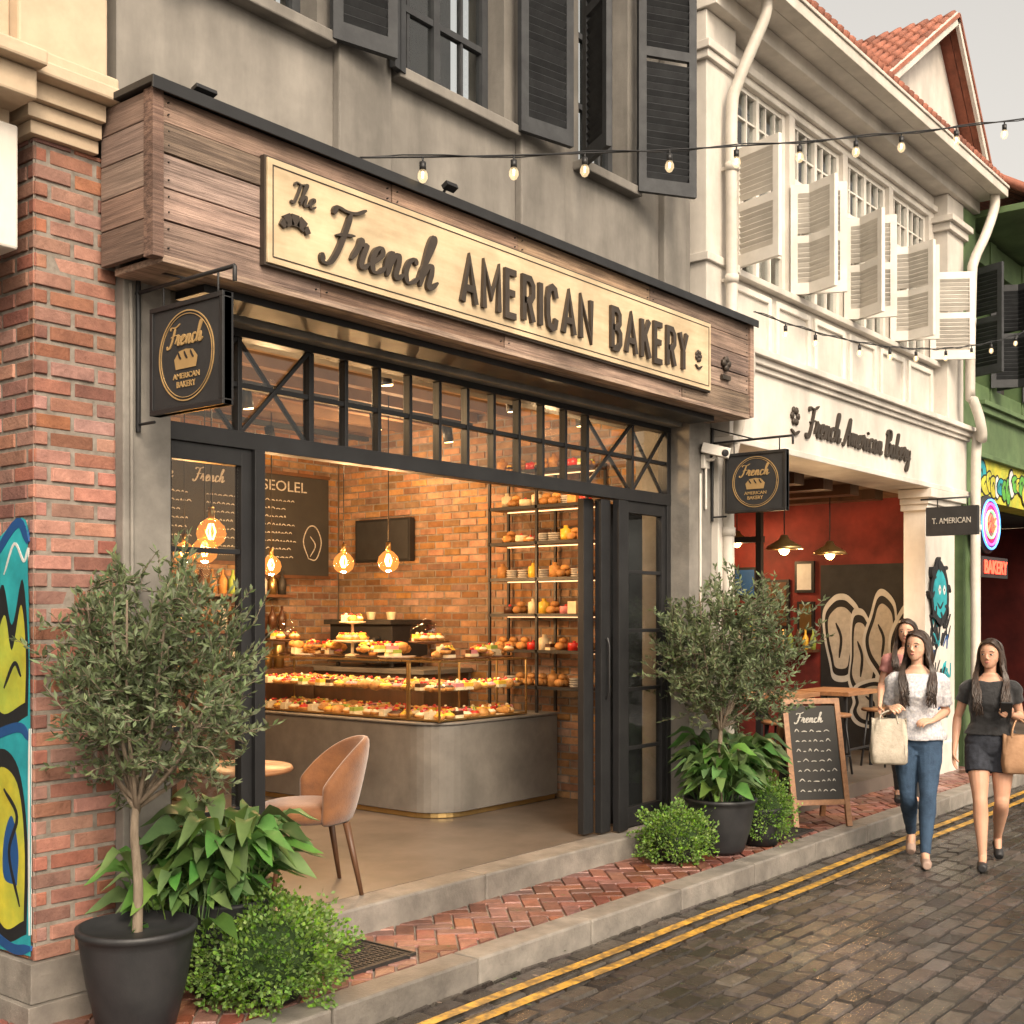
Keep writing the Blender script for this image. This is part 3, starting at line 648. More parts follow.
b.add([(7.45,3.87,6.21),(13.0,3.87,6.21),(13.0,7.0,7.98),(7.45,7.0,7.98)],[(0,1,2,3)],tile)
b.build('roof',wh)
b=B()
b.box(11.62,12.45,4.2,4.42,.1,2.93,white)
for (z0,z1,p) in ((2.72,2.78,.03),(2.78,2.84,.05),(2.84,2.925,.09),(.1,.42,.03)): b.box(11.62-p,12.45+p,4.2-p,4.44,z0,z1,white)
b.box(7.625,7.80,4.25,4.7,.1,2.93,white)
b.build('piers',wh,bevel=.006)
b=B()
b.box(7.69,12.6,4.22,9,.02,.24,floorc); b.box(7.69,12.6,4.6,9,2.95,3.05,ceilm); b.box(7.69,7.75,4.75,9,0,3,redwall); b.box(12.5,12.6,4.5,9,0,3,redwall)
b.box(7.69,12.6,7.6,7.7,0,3,redwall)
for i in range(3): b.box(11.2,11.26,5.75+i*.8,5.81+i*.8,.24,2.95,black)
b.box(11.19,11.27,5.74,7.5,2.45,2.51,black)
for k,(ya,yb,z0,z1,m) in enumerate(((5.75,5.95,1.5,1.85,brassr),(5.75,5.98,1.95,2.3,gwht),(6.05,6.35,1.55,2.1,dwood),(6.45,6.7,1.5,1.8,gyel),(6.45,6.75,1.9,2.25,tealD),(6.85,7.2,1.55,2.2,brassr))):
    b.box(12.46,12.5,ya,yb,z0,z1,black); b.box(12.455,12.461,ya+.03,yb-.03,z0+.03,z1-.03,m)
for i in range(7): b.box(7.9+i*.6,8.1+i*.6,4.66,7.5,2.85,2.95,dwood)
for i in range(12): b.lathe((9.4+i*.12,6.5,1.16),[(.035,0),(.04,.16),(.014,.22),(.014,.28)],R.choice([P_grn,P_red,P_choc,iron,P_yel]),8)
b.box(9.3,10.9,6.35,6.7,1.12,1.16,woodtab)
for i in range(20):
    yy=5.72+i*.09
    if i%7<5: b.lathe((12.38,yy,1.32),[(.03,0),(.035,.12),(.012,.17),(.012,.22)],R.choice([P_grn,P_choc,brassr,P_yel,plate]),8)
b.box(12.3,12.46,5.68,7.55,1.29,1.32,dwood)
b.build('ground_floor_interior',wh)
b=B()
go=(12.48,5.62,.4)
def g2(m,off,pts,u=UX,n=NF): gp(pts,m,off,go,u,UZ,n)
uu=V((0,-1,0)); nn_=V((-1,0,0))
b.box(12.482,12.5,4.52,5.68,.24,2.25,blackm)
for i,(cx,cz,rx,rz) in enumerate(((.18,1.05,.20,.55),(.42,.85,.17,.55),(.66,1.05,.2,.5),(.9,.85,.17,.5),(.55,.35,.3,.25))):
    ring=lambda k:[(cx+rx*k*math.cos(t)*(1+.22*math.sin(3*t+i*2)),cz+rz*k*math.sin(t)*(1+.12*math.cos(2*t+i))) for t in [j*math.pi/6 for j in range(12)]]
    g2(gwht,.002+i*.0015,ring(1),uu,nn_); g2(gblk,.0025+i*.0015,ring(.86),uu,nn_); g2(plate,.003+i*.0015,ring(.70),uu,nn_); ribbon(b,[(cx-rx*.3,cz+rz*.3),(cx,cz),(cx-rx*.1,cz-rz*.4)],go,uu,UZ,nn_,.03,.0036+i*.0015,gblk,0)
b.build('graffiti')
b=B(); go=(11.62,4.2,.5)
g2(gblk,.036,[(.1,1.2),(.05,1.5),(.25,1.75),(.5,1.6),(.55,1.3),(.35,1.1)]); g2(teal,.038,[(.14,1.25),(.1,1.45),(.26,1.65),(.45,1.55),(.48,1.3),(.32,1.17)])
for i in range(8):
    a=i*.785; ribbon(b,[(.31+.17*math.cos(a),1.43+.2*math.sin(a)),(.31+.25*math.cos(a+.2),1.43+.28*math.sin(a+.2)),(.31+.3*math.cos(a),1.43+.34*math.sin(a))],go,UX,UZ,NF,.04,.039+.0004*i,gblk,0)
for sx in (.24,.37): g2(gwht,.040,[(sx,1.45),(sx+.04,1.5),(sx+.08,1.45),(sx+.04,1.4)]); g2(gblk,.0405,[(sx+.03,1.45),(sx+.045,1.465),(sx+.06,1.45),(sx+.045,1.435)])
ribbon(b,[(.22,1.32),(.3,1.27),(.38,1.33)],go,UX,UZ,NF,.025,.040,gblk,0)
for k in range(40):
    x0=R.uniform(.03,.62);z0=R.uniform(.15,1.15); ribbon(b,[(x0,z0),(x0+R.uniform(-.05,.12),z0+.1),(x0+R.uniform(0,.12),z0-.02),(x0+.13,z0+.12)],go,UX,UZ,NF,.018,.005+k*.0003,R.choice([gblk,gblk,gblk,tealD,teal]),0)
b.build('graffiti')
b=B(); cursive(b,'French American Bakery',(8.86,4.158,3.13),UX,UZ,NF,.112,.026,letter,.016,xs=.93)
for i in range(6):
    a=i*math.pi/3; b.ell((8.66+.05*math.cos(a),4.15,3.25+.05*math.sin(a)),(.03,.012,.03),letter,8)
ribbon(b,[(-.07,0),(0,-.03),(.07,0)],(8.66,4.158,3.14),UX,UZ,NF,.022,.015,letter,0)
b.build('bakery_lettering_sign')
b=B(); b.box(11.35,11.41,3.62,4.1,2.45,2.72,blackm); b.tube([(11.38,4.16,2.8),(11.38,3.7,2.8)],.01,black,6)
for yy in (3.72,4.0): b.tube([(11.38,yy,2.8),(11.38,yy,2.72)],.006,black,6)
txt(b,'T. AMERICAN',(11.348,3.86,2.56),(0,-1,0),UZ,(-1,0,0),.055,chalk,width=.36,depth=.003,center=True,weight=.01); b.build('projecting_sign',bevel=.004)
# ------------------------------------------------------------------ green shophouse
gr=empty('green_shophouse'); b=B()
b.box(13.12,18,4.2,4.6,3.45,3.95,green); b.box(12.74,13.118,4.205,4.6,.1,5.97,green)
for (z0,z1,p) in ((3.88,3.95,.06),(3.95,4.0,.1),(3.40,3.45,.04)): b.box(13.12,18,4.2-p,4.6,z0,z1,green)
b.box(13.9,14.1,4.28,4.6,4.0,5.9,green);b.box(15.1,15.3,4.28,4.6,4.0,5.9,green);b.box(16.3,18,4.28,4.6,4.0,5.9,green)
b.box(13.12,16.3,4.3,4.6,5.6,5.9,green); b.box(13.12,16.3,4.3,4.6,4.0,4.25,green)
b.box(13.12,18,3.7,4.6,5.95,6.02,green); b.box(13.12,18,3.6,3.699,5.97,6.08,green)
b.box(17,17.5,4.25,4.7,.1,2.95,green)
b.build('walls',gr,bevel=.006)
b=B()
for (a,c) in ((13.12,13.9),(14.1,15.1),(15.3,16.3)):
    b.box(a,c,4.5,4.52,4.25,5.6,darkin)
    shutter(b,a+.02,4.28,math.radians(-110),.42,4.25,5.4,shutm); shutter(b,c-.02,4.28,math.radians(-60),.42,4.25,5.4,shutm); shutter(b,a+.05,4.4,0,(c-a)/2-.06,4.25,5.4,shutm)
b.build('upper_windows',gr)
b=B()
for i in range(42):
    x=13.17+i*.115; b.tube([(x,3.62,6.12),(x,7.0,8.2)],.055,tile,6)
b.add([(13.12,3.6,6.09),(18,3.6,6.09),(18,7.0,8.17),(13.12,7,8.17)],[(0,1,2,3)],tile); b.build('roof',gr)
b=B(); b.box(13.12,18,4.22,4.5,2.95,3.4,gyel); go=(13.12,4.22,2.95)
for i in range(30):
    x=i*.13; cx=x+.12; cz=.22+R.uniform(-.06,.06); rx=R.uniform(.08,.16); rz=R.uniform(.08,.17)
    pts=lambda k:[(cx+rx*k*math.cos(t)*(1+.2*math.sin(2*t+i)),cz+rz*k*math.sin(t)) for t in [j*math.pi/4 for j in range(8)]]
    g2(gblk,.003+.001*i,pts(1.12)); g2(R.choice([gyel,teal,gwht,ggrn,gyel]),.0035+.001*i,pts(.95))
    ribbon(b,[(cx-rx*.4,cz),(cx,cz+rz*.4),(cx+rx*.3,cz-rz*.2)],go,UX,UZ,NF,.02,.0042+.001*i,gblk,0)
b.box(13.13,18,4.6,4.7,0,.2,floorc); b.box(13.13,18,6.5,6.6,0,3,darkin); b.box(13.13,18,4.22,6.6,.02,.24,floorc); b.box(13.13,18,4.6,6.6,2.95,3.05,darkin)
b.box(17.9,18,4.7,6.5,.25,2.94,redwall)
b.box(13.2,13.9,5.0,5.05,.24,2.3,darkin); b.box(13.3,13.7,4.98,5.0,.6,1.9,woodtab); b.box(14.1,15.6,5.6,5.65,.24,2.3,darkin); b.box(14.3,14.9,5.58,5.6,.8,2.0,gpink)
b.build('graffiti_band',gr)
npk=EM('neon_pink',(1,.08,.45),3); ngr=EM('neon_green',(.2,1,.3),2); nrd=EM('neon_red',(1,.06,.03),4); nbl=EM('neon_blue',(.1,.4,1),2)
b=B(); ncx=13.08
b.tube([(ncx,4.06,2.66),(ncx,4.1,2.66)],.31,blackm,24); b.tube([(ncx,4.04,2.66),(ncx,4.06,2.66)],.255,gpink,24)
for r,m in ((.29,nbl),(.24,npk),(.16,ngr)):
    b.tube([(ncx+r*math.cos(t),4.03,2.66+r*math.sin(t)*.9) for t in [i*math.pi/12 for i in range(25)]],.011,m,6)
for dz in (-.05,.03): b.tube(cr([(ncx-.12,4.02,2.64+dz),(ncx-.05,4.02,2.72+dz),(ncx+.03,4.02,2.64+dz),(ncx+.12,4.02,2.70+dz)],4),.013,nrd,6)
b.box(12.86,13.75,4.06,4.1,2.10,2.32,blackm); txt(b,'BAKERY',(12.92,4.05,2.14),UX,UZ,NF,.14,nrd,width=.76,depth=.01,weight=.01)
b.tube([(13.1,4.2,2.7),(13.1,4.08,2.7)],.02,black,8); b.box(13.05,13.4,4.1,4.22,2.22,2.26,black)
b.build('neon_sign')
b=B(); x0,x1,ya,yb=15.2,18.9,6.2,10; ap=17.6; ze=8.7; za=10.3
b.box(x0,x1,ya,yb,6,ze,white); b.add([(x0,ya,ze),(x1,ya,ze),(ap,ya,za),(x0,yb,ze),(x1,yb,ze),(ap,yb,za)],[(0,1,2),(3,5,4),(0,3,4,1)],white)
for i in range(20):
    y=ya-.25+i*.2; b.beam((x0-.35,y,ze-.19),(ap,y,za+.1),.19,.05,tile); b.beam((ap,y,za+.1),(x1+.3,y,ze-.25),.19,.05,tile)
    for k in range(9):
        t=k/9; b.tube([(x0-.35+(ap-x0+.35)*t,y,ze-.15+(za-ze+.29)*t),(x0-.35+(ap-x0+.35)*(t+.11),y,ze-.15+(za-ze+.29)*(t+.11))],[.07,.05],tile,6)
b.beam((x0-.3,ya-.30,ze-.2),(ap,ya-.30,za+.06),.05,.16,white); b.beam((ap,ya-.30,za+.06),(x1+.25,ya-.30,ze-.26),.05,.16,white)
b.box(16.4,17.0,ya-.03,ya+.02,7.6,8.6,shutm); b.box(17.5,18.1,ya-.03,ya+.02,7.6,8.6,shutm); b.box(16.35,18.15,ya-.08,ya-.031,7.5,7.58,white)
for z in (7.7+.1*i for i in range(9)): b.box(16.42,16.98,ya-.05,ya-.031,z,z+.03,white)
for y in (7.0,8.2): 
    b.box(x0-.03,x0+.01,y,y+.5,7.9,8.4,shutm)
    for k in range(5): b.box(x0-.06,x0-.031,y-.02,y+.52,7.92+.1*k,7.96+.1*k,white)
b.build('tiled_roof_house')
b=B(); b.box(20,27,4.3,8,0,6.2,cream); b.box(19.9,27,3.7,8,6.2,6.3,white); b.add([(19.8,3.6,6.3),(27,3.6,6.3),(27,7,8.2),(19.8,7,8.2)],[(0,1,2,3)],tile)
for i in range(5):
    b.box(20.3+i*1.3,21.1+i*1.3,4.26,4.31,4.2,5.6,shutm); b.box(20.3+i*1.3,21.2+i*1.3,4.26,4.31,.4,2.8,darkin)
b.build('cream_shophouse')
# ------------------------------------------------------------------ string lights
filam2=EM('festoon_filament',(1,.72,.40),7)
def strings(p0,p1,sag,n,rs=1.0):
    p0=V(p0);p1=V(p1);b=B();P=[]
    for i in range(49):
        u=i/48; P.append(p0.lerp(p1,u)-UZ*(4*sag*u*(1-u)))
    b.tube(P,.005,black,5)
    b.tube([p+UZ*.012*math.sin(i*1.3)+V((0,.01*math.cos(i*1.3),0)) for i,p in enumerate(P)],.0035,black,4)
    for i in range(n):
        u=(i+.6+R.uniform(-.15,.15))/n; p=p0.lerp(p1,u)-UZ*(4*sag*u*(1-u)); k=.72*rs
        b.tube([p,p-UZ*.03],.005,black,5); b.tube([p-UZ*.025,p-UZ*.065],.016*k/.72,black,8)
        b.lathe(p-UZ*(.065+.075*k/.9),[(.004*k,0),(.02*k,.006),(.034*k,.026*k/.8),(.033*k,.048*k/.8),(.016*k,.078*k/.8)],clearbulb,12); b.tube([p-UZ*.07,p-UZ*.10],.005,filam2,5)
    return b
strings((3.85,4.0,3.80),(14.1,.9,7.2),.26,21).build('string_lights')
strings((7.7,4.0,3.85),(13.4,3.8,4.72),.22,9,.9).build('string_lights')
# ------------------------------------------------------------------ counter
ct=empty('display_counter'); b=B()
X,Y=6.18,5.63;r=.28
out=[(X,7.9),(X,Y+r)]+[(X+r-r*math.cos(t),Y+r-r*math.sin(t)) for t in [i*math.pi/16 for i in range(1,8)]]+[(X+r,Y),(7.55,Y),(7.55,6.25),(6.85,6.25),(6.85,7.9)]
b.prism(out,FL+.04,.92,counterc)
b.prism([((p[0]-6.7)*.985+6.71,(p[1]-6.5)*.985+6.51) for p in out],FL,FL+.04,brassr); b.prism([((p[0]-6.7)*1.015+6.69,(p[1]-6.5)*1.012+6.5) for p in out],.922,.94,counterc)
b.build('base',ct,bevel=.006)
b=B()
def case(x0,x1,y0,y1,z0=.946,z1=1.37):
    t=.006
    for x in (x0,x1): 
        for y in (y0,y1): b.box(x-t,x+t,y-t,y+t,z0,z1,brassr)
    for z in (z0+.01,z1):
        for y in (y0,y1): b.box(x0+t,x1-t,y-t,y+t,z-t,z+t,brassr)
        for x in (x0,x1): b.box(x-t,x+t,y0+t,y1-t,z-t,z+t,brassr)
    b.box(x0+.012,x1-.012,y0-.002,y0+.002,z0+.02,z1-.01,caseglass); b.box(x0-.002,x0+.002,y0+.012,y1-.012,z0+.02,z1-.01,caseglass)
    b.box(x0+.012,x1-.012,y0+.012,y1-.012,z1+.001,z1+.008,caseglass)
    b.box(x0+.02,x1-.02,y0+.03,y1-.03,1.15,1.158,caseglass); b.box(x0+.02,x1-.02,y0+.02,y1-.02,z0+.001,z0+.012,P_cream)
case(6.22,6.78,5.98,7.85); case(6.22,7.2,5.67,5.96)
b.build('glass_case',ct)
lamp('case_light','AREA',(6.5,6.9,1.36),11,(1,.72,.42),ct,.4,1.7); lamp('case_light','AREA',(6.75,5.82,1.36),6,(1,.72,.42),ct,.9,.22)
def pastry(b,x,y,z,s=1.0):
    k=R.randrange(10); r=R.uniform(.03,.042)*s
    if k<1:
        a=R.uniform(0,3.1); pts=[(x+.05*s*math.cos(a+t)*1.0,y+.05*s*math.sin(a+t),z+.018*s) for t in (-1.1,-.7,-.35,0,.35,.7,1.1)]
        b.tube(pts,[.007*s,.018*s,.022*s,.028*s,.022*s,.018*s,.007*s],P_bread,8)
    elif k<6:
        b.lathe((x,y,z),[(r*.8,0),(r,.022),(r*.93,.024)],P_bread,10); b.ell((x,y,z+.022),(r*.9,r*.9,.024),R.choice([P_cream,P_yel,P_red,P_choc,P_pink,P_yel,P_cream]),10)
        for j in range(3):
            if R.random()<.8: b.ell((x+.013*math.cos(j*2.1),y+.013*math.sin(j*2.1),z+.048),(.011,.011,.011),R.choice([P_red,P_red,P_grn,P_yel]),6)
    elif k<9:
        m=R.choice([P_choc,P_cream,P_yel,P_red,P_grn,P_pink]); b.box(x-.035*s,x+.035*s,y-.02*s,y+.02*s,z,z+.022,P_cream); b.box(x-.034*s,x+.034*s,y-.0195*s,y+.0195*s,z+.022,z+.05,m); b.ell((x,y,z+.055),(.014,.014,.012),R.choice([P_cream,P_red]),6)
    else: b.ell((x,y,z+.02),(.05*s,.035*s,.03*s),P_bread,8)
b=B()
for z in (.96,1.16):
    y=6.05
    while y<7.8:
        for x in (6.28,6.385,6.49,6.60,6.70):
            pastry(b,x+R.uniform(-.01,.01),y+R.uniform(-.012,.012),z,1.35)
        y+=.10
    x=6.29
    while x<7.17:
        for y in (5.73,5.82,5.91): pastry(b,x+R.uniform(-.01,.01),y,z,1.3)
        x+=.095
for i in range(7):
    x=6.5; y=6.12+i*.24
    if i in (0,3,6): continue
    b.lathe((x,y,1.38),[(.13,0),(.15,.012),(.14,.012)],R.choice([plate,dwood]),16)
    for j in range(13): pastry(b,x+R.uniform(-.10,.10),y+R.uniform(-.09,.09),1.392+R.choice([0,.03,.05]),1.25)
for x in (6.45,6.8,7.05):
    b.lathe((x,5.82,1.38),[(.10,0),(.115,.012),(.11,.012)],dwood,16)
    for j in range(8): pastry(b,x+R.uniform(-.08,.08),5.82+R.uniform(-.06,.06),1.392+R.choice([0,.03]),1.15)
b.build('pastries',ct)
def stand(x,y,z,dome,tiers=1):
    b=B(); b.lathe((x,y,z),[(.06,0),(.06,.01),(.012,.025),(.012,.10),(.15,.115),(.155,.125)],P_cream if not dome else dwood,20)
    for i in range(9):
        a=i*.7; pastry(b,x+.09*math.cos(a),y+.09*math.sin(a),z+.126,1.1)
    b.lathe((x,y,z+.126),[(.06,0),(.06,.05),(.055,.055)],R.choice([P_choc,P_cream,P_bread]),16)
    if dome: b.lathe((x,y,z+.126),[(.145,0),(.145,.08),(.12,.14),(.06,.18),(.01,.19),(.015,.21),(.002,.22)],caseglass,20)
    if tiers>1:
        b.lathe((x,y,z+.18),[(.01,0),(.01,.07),(.10,.08),(.105,.09)],P_cream,16)
        for i in range(6): pastry(b,x+.06*math.cos(i),y+.06*math.sin(i),z+.27,1.0)
    b.build('cake_stand')
stand(6.5,6.84,1.38,False,2); stand(6.48,7.60,1.38,True); stand(6.6,6.12,1.38,True)
b=B(); b.box(7.05,7.6,6.6,8.15,FL,1.22,dwood); b.box(7.0,7.6,6.55,8.17,1.22,1.26,counterc); b.build('back_counter',bevel=.005)
b=B(); b.box(7.1,7.55,7.0,7.75,1.3,1.62,black); b.box(7.05,7.55,6.97,7.78,1.62,1.66,iron); b.box(7.02,7.12,7.05,7.7,1.3,1.34,iron)
for yy in (7.15,7.38,7.6): b.tube([(7.09,yy,1.5),(7.04,yy,1.5),(7.04,yy,1.44)],.02,iron,8); b.tube([(7.04,yy,1.45),(6.93,yy,1.45)],.012,black,8)
for i in range(6): b.lathe((7.2+.07*(i%3),7.1+.08*i,1.66),[(.025,0),(.035,.06),(.036,.065)],P_cream,10)
for x in (7.15,7.5):
    for y in (7.05,7.7): b.tube([(x,y,1.26),(x,y,1.3)],.02,iron,8)
b.build('coffee_machine',bevel=.006)
b=B()
for z in (1.55,1.85): 
    b.box(5.6,6.9,7.95,8.17,z,z+.025,dwood)
    for i in range(12):
        b.lathe((5.67+i*.105,8.06,z+.026),[(.035,0),(.04,.11),(.025,.14),(.012,.16),(.012,.2)],R.choice([P_bread,plate,P_choc,P_grn,brassr,P_choc,iron]),10)
b.box(5.6,7.0,7.85,8.17,FL,1.25,dwood)
for i in range(9): b.lathe((5.7+i*.13,8.0,1.25),[(.045,0),(.05,.09+.05*(i%3)),(.04,.10+.05*(i%3))],R.choice([plate,P_choc,brassr,iron]),10)
b.build('bottle_shelf')
b=B(); X0,X1,YA,YB=7.34,7.58,5.2,6.15
for x in (X0,X1):
    for y in (YA,(YA+YB)/2,YB): b.box(x-.010,x+.010,y-.010,y+.010,.945,2.86,black)
SZ=[1.14,1.42,1.70,1.98,2.26,2.54,2.82]
for z in SZ:
    b.box(X0+.012,X1-.012,YA-.01,YB+.01,z-.012,z+.008,dwood); b.box(X0-.010,X0+.010,YA,YB,z-.014,z+.011,black)
    b.box(X1-.05,X1-.04,YA+.03,YB-.03,z-.020,z-.0125,strip)
for si,z in enumerate(SZ):
    y=YA+.07
    while y<YB-.05:
        k=R.randrange(7); yy=y; zt=z+.0085
        if k==0: b.lathe((X0+.10,yy,zt),[(.045,0),(.045,.09),(.018,.10),(.018,.12)],R.choice([P_cream,P_bread,P_yel]),10)
        elif k in (1,2):
            for q in range(3): b.ell((X0+.04+.06*q,yy,zt+.032),(.035,.045,.032),P_bread,8)
            b.ell((X0+.09,yy,zt+.075),(.033,.042,.026),P_bread,8)
        elif k==3: b.box(X0+.03,X0+.13,yy-.04,yy+.04,zt,zt+R.uniform(.07,.13),R.choice([P_cream,kraft,P_bread,P_choc,P_cream,plate]))
        elif k==4:
            for q in range(4): b.lathe((X0+.10,yy,zt+.018*q),[(.04,0),(.052,.014),(.05,.014)],plate,12)
        elif k==5:
            b.lathe((X0+.08,yy,zt),[(.05,0),(.05,.055),(.046,.06)],R.choice([P_choc,P_yel,P_red,P_cream,P_pink]),12); b.ell((X0+.08,yy,zt+.065),(.014,.014,.012),P_red,6)
        else:
            for q in range(3): pastry(b,X0+.05+.05*q,yy+R.uniform(-.02,.02),zt,1.2)
        y+=R.uniform(.09,.115)
b.build('display_shelf')
mb=empty('menu_board'); b=B()
b.box(5.50,6.52,8.12,8.16,2.12,3.0,board); b.box(6.60,7.42,8.12,8.16,2.02,2.95,board)
for (a,c,z0,z1) in ((5.50,6.52,2.12,3.0),(6.60,7.42,2.02,2.95)):
    for z in (z0,z1-.03): b.box(a,c,8.1,8.125,z,z+.03,dwood)
b.build('boards',mb)
b=B(); u=UX
cursive(b,'The',(5.6,8.12,2.80),u,UZ,NF,.05,.012,chalk,.002); txt(b,'SEOLEL',(6.66,8.12,2.78),u,UZ,NF,.09,chalk,width=.5,depth=.002)
cursive(b,'French',(5.95,8.12,2.80),u,UZ,NF,.05,.012,chalk,.002)
for c_ in (5.58,6.08,6.66):
    for i in range(8):
        z=2.69-i*.07; x=c_
        while x<c_+R.uniform(.25,.36): l=R.uniform(.015,.05); ribbon(b,[(0,0),(l/2,R.uniform(.005,.015)),(l,0)],(x,8.12,z),u,UZ,NF,.008,.002,chalk,0); x+=l+.012
ribbon(b,[(0,0),(-.06,.15),(.0,.28),(.09,.28),(.15,.15),(.09,0),(0,0)],(7.18,8.12,2.2),u,UZ,NF,.01,.002,chalk,0); ribbon(b,[(.02,.02),(.08,.12),(.02,.2)],(7.18,8.12,2.2),u,UZ,NF,.01,.002,chalk,0)
b.build('chalk_writing',mb)
b=B(); b.box(7.54,7.6,7.22,7.9,2.17,2.55,black); b.box(7.535,7.541,7.24,7.88,2.19,2.53,blackm); b.box(7.58,7.64,7.5,7.7,2.2,2.4,black); b.build('television',bevel=.004)
def pendant(x,y,z,e=14):
    o=empty('pendant_lamp'); b=B()
    b.tube([(x,y,3.3),(x,y,z+.11)],.004,black,6); b.tube([(x,y,z+.065),(x,y,z+.13)],.018,brassr,10)
    b.lathe((x,y,z-.09),[(.005,0),(.04,.010),(.068,.035),(.080,.075),(.070,.115),(.04,.148),(.02,.16)],bulbglass,18)
    for i in range(5):
        a=i*math.pi/2.5; b.tube([(x+.010*math.cos(a),y+.010*math.sin(a),z+.04),(x+.026*math.cos(a),y+.026*math.sin(a),z-.005),(x+.010*math.cos(a),y+.010*math.sin(a),z-.045)],.0045,filament,5)
    b.build('lamp_body',o)
    if e: lamp('bulb_light','POINT',(x,y,z-.13),e,(1,.58,.26),o,.05)
for p,e in (((6.2,7.45,2.1),40),((6.2,6.62,2.1),40),((6.25,6.2,2.1),40),((4.48,6.0,2.1),42),((4.0,5.3,2.15),0),((5.2,7.2,2.15),46),((3.7,7.0,2.1),0),((3.45,5.4,2.05),0)): pendant(*p,e=e)
tl=empty('track_lighting'); b=B()
for yy in (5.1,6.4,7.6):
    b.box(3.2,7.4,yy-.02,yy+.02,3.22,3.26,black)
    for x in (3.9,5.1,6.3,7.1): b.tube([(x,yy,3.22),(x+.03,yy,3.08)],.04,black,10); b.tube([(x+.03,yy,3.085),(x+.031,yy,3.075)],.034,filament,10)
b.build('track',tl)
for x,y in ((4.4,5.3),(6.7,5.1),(6.9,6.9)): lamp('track_light','POINT',(x,y,2.95),54,(1,.62,.31),tl,.08)
b=B(); b.lathe((3.55,5.6,FL),[(.14,0),(.17,.3),(.16,.32)],pot,16)
for i in range(26):
    a=R.uniform(0,6.28); l=R.uniform(.5,1.1); P=cr([(3.55,5.6,.55),(3.55+.15*math.cos(a),5.6+.15*math.sin(a),.7+l*.7),(3.55+.4*l*math.cos(a),5.6+.4*l*math.sin(a),.7+l)],5)
    b.tube(P,.004,bark,4)
    for p in P[3:]:
        for q in range(4):
            d=V((R.uniform(-1,1),R.uniform(-1,1),R.uniform(-.3,1))).normalized()*.07; s=d.cross(UZ)*.3; b.add([p,p+d*.5+s,p+d,p+d*.5-s],[(0,1,2,3)],broad)
b.build('indoor_plant')
# ------------------------------------------------------------------ armchair & table
ac=empty('armchair'); ang=math.radians(-118); cx,cy=4.21,4.78
Rz=Matrix.Rotation(ang,3,'Z'); W=lambda p:V((cx,cy,FL))+Rz@V(p)
b=B()
b.rings([((0,0,.36),.20,.20),((0,0,.385),.235,.235),((0,-.01,.43),.245,.245),((0,-.01,.465),.22,.22),((0,-.01,.475),.15,.15)],leather,24,W)
n=17;vs=[];rows=[(.36,.225,0),(.50,.24,.03),(.64,.25,.055),(.76,.255,.075),(.80,.248,.08)]
for ri,(z,rad,lean) in enumerate(rows):
    for i in range(n):
        t=math.radians(5+170*i/(n-1)); edge=abs(i-(n-1)/2)/((n-1)/2); zz=.36+(z-.36)*(1-.55*edge**2.4)
        for dr in (0,.04 if ri<4 else .03): vs.append(W((math.cos(t)*(rad+dr-.02),math.sin(t)*(rad+dr-.02)+lean*(1-edge),zz)))
fs=[];S=2*n
for ri in range(4):
    for i in range(n-1):
        a=ri*S+i*2; fs.append((a,a+S,a+S+2,a+2)); fs.append((a+1,a+3,a+S+3,a+S+1))
    fs.append((ri*S,ri*S+1,ri*S+S+1,ri*S+S)); e=ri*S+S-2; fs.append((e,e+S,e+S+1,e+1))
for i in range(n-1):
    a=4*S+i*2; fs.append((a,a+1,a+3,a+2)); a=i*2; fs.append((a,a+2,a+3,a+1))
b.add(vs,fs,leather,True)
o=b.build('seat_and_back',ac); sb=o.modifiers.new('s','SUBSURF'); sb.levels=1; sb.render_levels=1
b=B()
for (x,y) in ((-.17,-.16),(.17,-.16),(-.17,.17),(.17,.17)): b.tube([W((x,y,.37)),W((x*1.3,y*1.4,0))],[.02,.011],dwood,10)
b.build('legs',ac)
b=B(); b.lathe((4.08,5.2,FL),[(.2,0),(.2,.015),(.02,.03),(.02,.58),(.05,.60)],black,20); b.lathe((4.08,5.2,FL+.60),[(.30,0),(.31,.012),(.30,.028)],woodtab,32); b.build('round_table')
b=B()
b.lathe((3.62,4.92,FL+.38),[(.18,0),(.21,.03),(.21,.07),(.15,.09)],leather,20)
for a in range(4): b.tube([(3.62+.12*math.cos(a*1.57+.8),4.92+.12*math.sin(a*1.57+.8),FL+.38),(3.62+.19*math.cos(a*1.57+.8),4.92+.19*math.sin(a*1.57+.8),FL)],[.016,.01],dwood,8)
b.build('stool')
